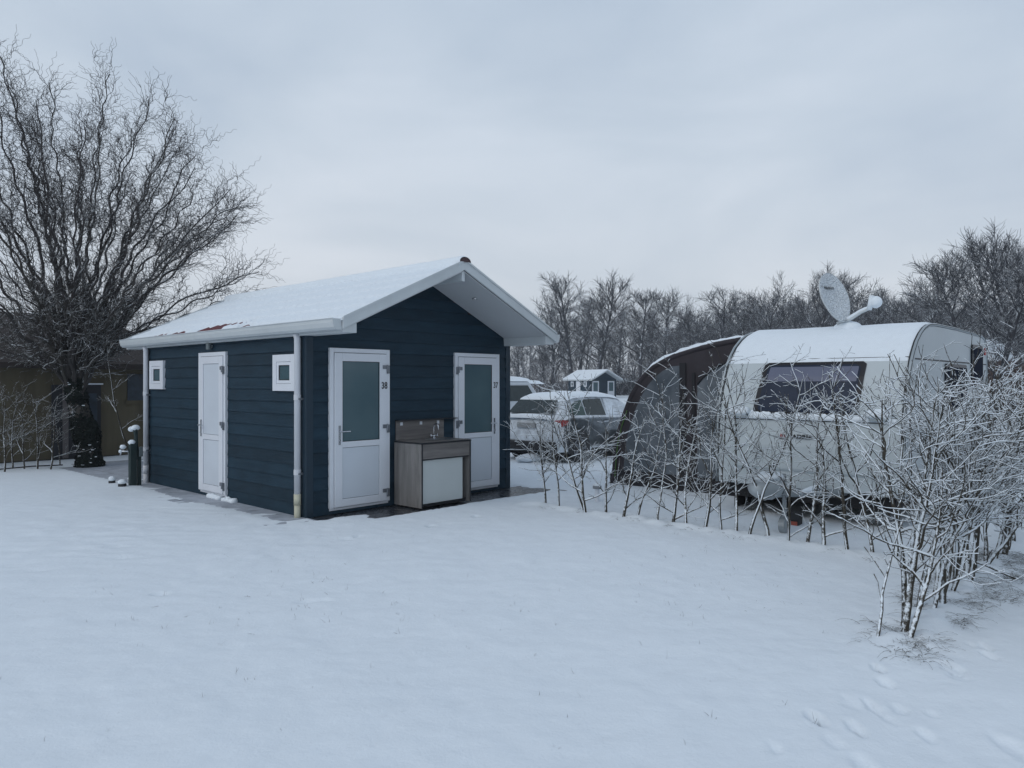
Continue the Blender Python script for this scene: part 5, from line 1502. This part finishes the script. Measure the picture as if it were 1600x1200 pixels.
# ------------------------------------------------------------------ the snowfield: one sheet to the horizon
def ground():
    def axis(segs):
        out = [segs[0][0]]
        for a, b2, st in segs:
            n = max(1, int(round((b2-a)/st))); out += [a+(b2-a)*(i+1)/n for i in range(n)]
        return out
    g = [1.6**k for k in range(1, 15)]
    xs = [-10-2*k for k in g][::-1] + axis([(-10, -3, .10), (-3, 1.2, .036), (1.2, 3.7, .018), (3.7, 4.4, .035), (4.4, 12, .10)]) + [12+2*k for k in g]
    ys = [-3-1.5*k for k in g[:10]][::-1] + axis([(-3, 3, .30), (3, 5.2, .018), (5.2, 6.6, .030), (6.6, 11.5, .055), (11.5, 18, .12)]) + [18+2*k for k in g]
    XX, YY = np.meshgrid(np.array(xs), np.array(ys))
    lx_ = (XX-PX)*CT+(YY-PY)*ST; ly_ = -(XX-PX)*ST+(YY-PY)*CT
    Z = np.full(XX.shape, 0.030)
    nz1 = np.zeros(XX.shape); nz2 = nz1.copy(); nz3 = nz1.copy(); nz4 = nz1.copy()
    inn = (XX > -14) & (XX < 16) & (YY > -3) & (YY < 24)
    for i, j in zip(*np.nonzero(inn)):
        x, y = XX[i, j], YY[i, j]
        nz1[i, j] = mnoise.noise((x*0.35, y*0.35, 1)); nz2[i, j] = mnoise.noise((x*1.7, y*1.7, 4)); nz3[i, j] = mnoise.noise((x*5.5, y*5.5, 9)); nz4[i, j] = mnoise.noise((x*13, y*13, 2))
    Z += 0.024*nz1+0.013*nz2+0.0065*nz3+0.0028*nz4
    # rougher, trodden snow in front of the cabin's left side
    tro = np.exp(-((XX+4.8)/2.6)**2-((YY-8.6)/2.6)**2)
    Z += tro*(0.013*nz3+0.006*nz4)
    # ridge along the hedges
    def sm(e0, e1, v):
        t = np.clip((v-e0)/(e1-e0), 0, 1); return t*t*(3-2*t)
    h1 = np.exp(-((lx_-2.74)/.16)**2)*((ly_ < -1.3) & (ly_ > -7.2)); h2 = np.exp(-((ly_+6.90)/.17)**2)*sm(-.25, .25, lx_)
    Z += 0.03*h1*(1+nz3)+0.045*h2*(1+0.8*nz3)
    # clear of the paving, and a soft dip along the side path
    def sm(e0, e1, v): 
        t = np.clip((v-e0)/(e1-e0), 0, 1); return t*t*(3-2*t)
    wob = 0.10*nz2+0.05*nz3
    def inside(xa, xb, ya, yb, w_):
        return sm(xa-w_, xa+w_, lx_+wob)*(1-sm(xb-w_, xb+w_, lx_+wob))*sm(ya-w_, ya+w_, ly_+wob)*(1-sm(yb-w_, yb+w_, ly_+wob))
    pave = inside(-0.02, CW+0.22, -0.69, 0.6, .05)
    rgt = 1-sm(0.2, 1.6, lx_)       # paving strip is narrower at the left corner
    pave *= 1-rgt*sm(-0.10, -0.34, ly_)*0.999
    side = inside(-0.36, 0.3, -0.05, 8.8, .06)
    back = inside(-0.2, 2.0, CD+.25, 8.6, .1)
    house = inside(0.0, CW, -0.05, CD, .02)
    Z -= np.maximum.reduce([pave, house])*0.09
    Z -= np.maximum(side, back)*(1-np.maximum(pave, house))*(0.022+0.006*nz3)
    # footprints and paw marks
    marks = [(1275,1123,.065,.055,.050),(1372,1047,.05,.045,.04),(1384,1068,.07,.045,.022),(1364,1104,.05,.075,.022),(1338,1140,.06,.06,.026),(1405,1108,.07,.05,.014),(1392,1126,.05,.04,.012),
             (1487,1047,.09,.07,.016),(1496,1060,.10,.05,.014),(1480,1049,.04,.04,.020),(1538,1012,.06,.05,.020),(1545,1026,.06,.045,.024),(1520,1010,.05,.04,.012),(1450,1150,.07,.05,.018),(1350,1196,.09,.06,.022),(1578,1168,.11,.08,.020),
             (1210,1168,.06,.04,.012),(1300,1160,.08,.05,.010),(1330,1100,.08,.06,.008),(1455,1115,.05,.04,.010),(1250,845,.05,.05,.02),
             (172,852,.07,.06,.03),(184,856,.06,.05,.03),(192,845,.06,.05,.03),(178,866,.07,.05,.03),(160,876,.06,.05,.02),(188,873,.06,.05,.02),(238,792,.06,.05,.045),(248,794,.06,.05,.045),(255,791,.05,.04,.03),(210,795,.08,.05,.02),
             (6,886,.08,.06,.03),(52,893,.07,.05,.025),(130,871,.07,.05,.02),(250,928,.07,.05,.02),(480,938,.10,.06,.014),(505,936,.08,.06,.012),(187,830,.06,.05,.02),(672,821,.06,.05,.05),(745,806,.05,.05,.05),(545,842,.09,.04,.02),(560,838,.07,.04,.02),(270,800,.1,.06,.02)]
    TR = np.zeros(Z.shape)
    for (u, v, rx, ry, dp) in marks:
        cx, cy, _ = gpt(u, v, .03)
        if u > 1100: rx, ry = rx*0.60, ry*1.75
        d = np.sqrt(((XX-cx)/rx)**2+((YY-cy)/ry)**2)
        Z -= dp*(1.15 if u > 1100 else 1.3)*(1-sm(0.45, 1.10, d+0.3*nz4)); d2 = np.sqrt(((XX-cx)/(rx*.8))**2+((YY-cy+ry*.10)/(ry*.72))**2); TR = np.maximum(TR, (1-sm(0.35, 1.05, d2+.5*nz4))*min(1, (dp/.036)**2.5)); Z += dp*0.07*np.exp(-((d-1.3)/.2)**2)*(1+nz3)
    # gentle fall to the far ground
    V_ = np.stack([XX, YY, Z], -1).reshape(-1, 3); ny, nx = XX.shape
    i = np.arange(ny-1)[:, None]*nx; j = np.arange(nx-1)[None, :]
    Fq = np.stack([i+j, i+j+1, i+nx+j+1, i+nx+j], -1).reshape(-1, 4)
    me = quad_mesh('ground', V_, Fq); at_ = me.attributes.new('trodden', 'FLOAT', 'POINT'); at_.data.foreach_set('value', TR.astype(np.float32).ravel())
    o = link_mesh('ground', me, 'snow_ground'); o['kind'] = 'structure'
ground()

# ------------------------------------------------------------------ light: overcast sky and a weak broad sun
w = bpy.data.worlds.new('World'); SC.world = w; w.use_nodes = True
nt = w.node_tree; bg = nt.nodes['Background']
sky = nt.nodes.new('ShaderNodeTexSky'); sky.sky_type = 'NISHITA'; sky.sun_disc = False
SUN_EL, SUN_AZ = 40, 232          # azimuth measured clockwise from +Y
sky.sun_elevation = R(SUN_EL); sky.sun_rotation = R(SUN_AZ); sky.air_density = 1.0; sky.dust_density = 3.0
tc = nt.nodes.new('ShaderNodeTexCoord')
sp = nt.nodes.new('ShaderNodeSeparateXYZ'); nt.links.new(tc.outputs['Generated'], sp.inputs[0])
mp = nt.nodes.new('ShaderNodeMapping'); mp.inputs['Scale'].default_value = (1.0, 1.0, 2.6); nt.links.new(tc.outputs['Generated'], mp.inputs['Vector'])
n1 = nt.nodes.new('ShaderNodeTexNoise'); n1.inputs['Scale'].default_value = 2.1; n1.inputs['Detail'].default_value = 5; n1.inputs['Roughness'].default_value = 0.5; n1.inputs['Distortion'].default_value = 0.4
nt.links.new(mp.outputs['Vector'], n1.inputs['Vector'])
el = ramp(nt, sp.outputs['Z'], [(0.0, (5.3, 5.7, 6.2)), (0.12, (5.6, 6.05, 6.6)), (0.30, (4.85, 5.5, 6.25)), (0.48, (4.4, 5.15, 6.05)), (0.62, (3.5, 4.15, 5.0)), (1.0, (3.25, 3.9, 4.8))])
cl = ramp(nt, n1.outputs['Fac'], [(0.32, (0.85, 0.875, 0.91)), (0.50, (1.0, 1.0, 1.0)), (0.66, (1.14, 1.11, 1.09))])
mx = nt.nodes.new('ShaderNodeMix'); mx.data_type = 'RGBA'; mx.blend_type = 'MULTIPLY'; mx.inputs[0].default_value = 1.0
nt.links.new(el.outputs['Color'], mx.inputs[6]); nt.links.new(cl.outputs['Color'], mx.inputs[7])
mx2 = nt.nodes.new('ShaderNodeMix'); mx2.data_type = 'RGBA'; mx2.inputs[0].default_value = 0.90
nt.links.new(sky.outputs['Color'], mx2.inputs[6]); nt.links.new(mx.outputs[2], mx2.inputs[7])
nt.links.new(mx2.outputs[2], bg.inputs['Color']); bg.inputs['Strength'].default_value = 0.10
ld = bpy.data.lights.new('sun', 'SUN'); ld.energy = 0.5; ld.angle = R(40); ld.color = (1.0, 0.97, 0.93)
lo = bpy.data.objects.new('sun', ld); COL.objects.link(lo)
az, elv = R(SUN_AZ), R(SUN_EL)
sd = Vector((math.sin(az)*math.cos(elv), math.cos(az)*math.cos(elv), math.sin(elv)))
lo.rotation_euler = sd.to_track_quat('Z', 'Y').to_euler()

# ------------------------------------------------------------------ thin winter haze
hm = bpy.data.materials.new('haze'); hm.use_nodes = True; hn = hm.node_tree; hn.nodes.remove(hn.nodes['Principled BSDF'])
hv = hn.nodes.new('ShaderNodeVolumePrincipled'); hv.inputs['Color'].default_value = (0.86, 0.92, 1.0, 1); hv.inputs['Density'].default_value = 0.0011
hn.links.new(hv.outputs['Volume'], hn.nodes['Material Output'].inputs['Volume']); MATS['haze'] = hm
me = bpy.data.meshes.new('haze'); hb = MB().box(-260, 260, -60, 330, -1.2, 34); me.from_pydata(hb.v, [], hb.f); me.update()
ho = finish(me, 'haze', 'haze'); ho['kind'] = 'stuff'; ho['label'] = 'thin cold haze in the winter air'

# ------------------------------------------------------------------ camera
cd = bpy.data.cameras.new('camera'); cam = bpy.data.objects.new('camera', cd); COL.objects.link(cam)
cam.location = (0, 0, HC); cam.rotation_euler = (R(90), 0, 0)
cd.sensor_width = 36; cd.lens = 36*F/1600; cd.shift_y = (CV-600)/1600; cd.clip_end = 5000; cd.clip_start = 0.05
SC.camera = cam
SC.view_settings.view_transform = 'Standard'; SC.view_settings.look = 'None'; SC.view_settings.exposure = 0.37; SC.view_settings.gamma = 1
SC.render.resolution_x, SC.render.resolution_y = 1024, 768
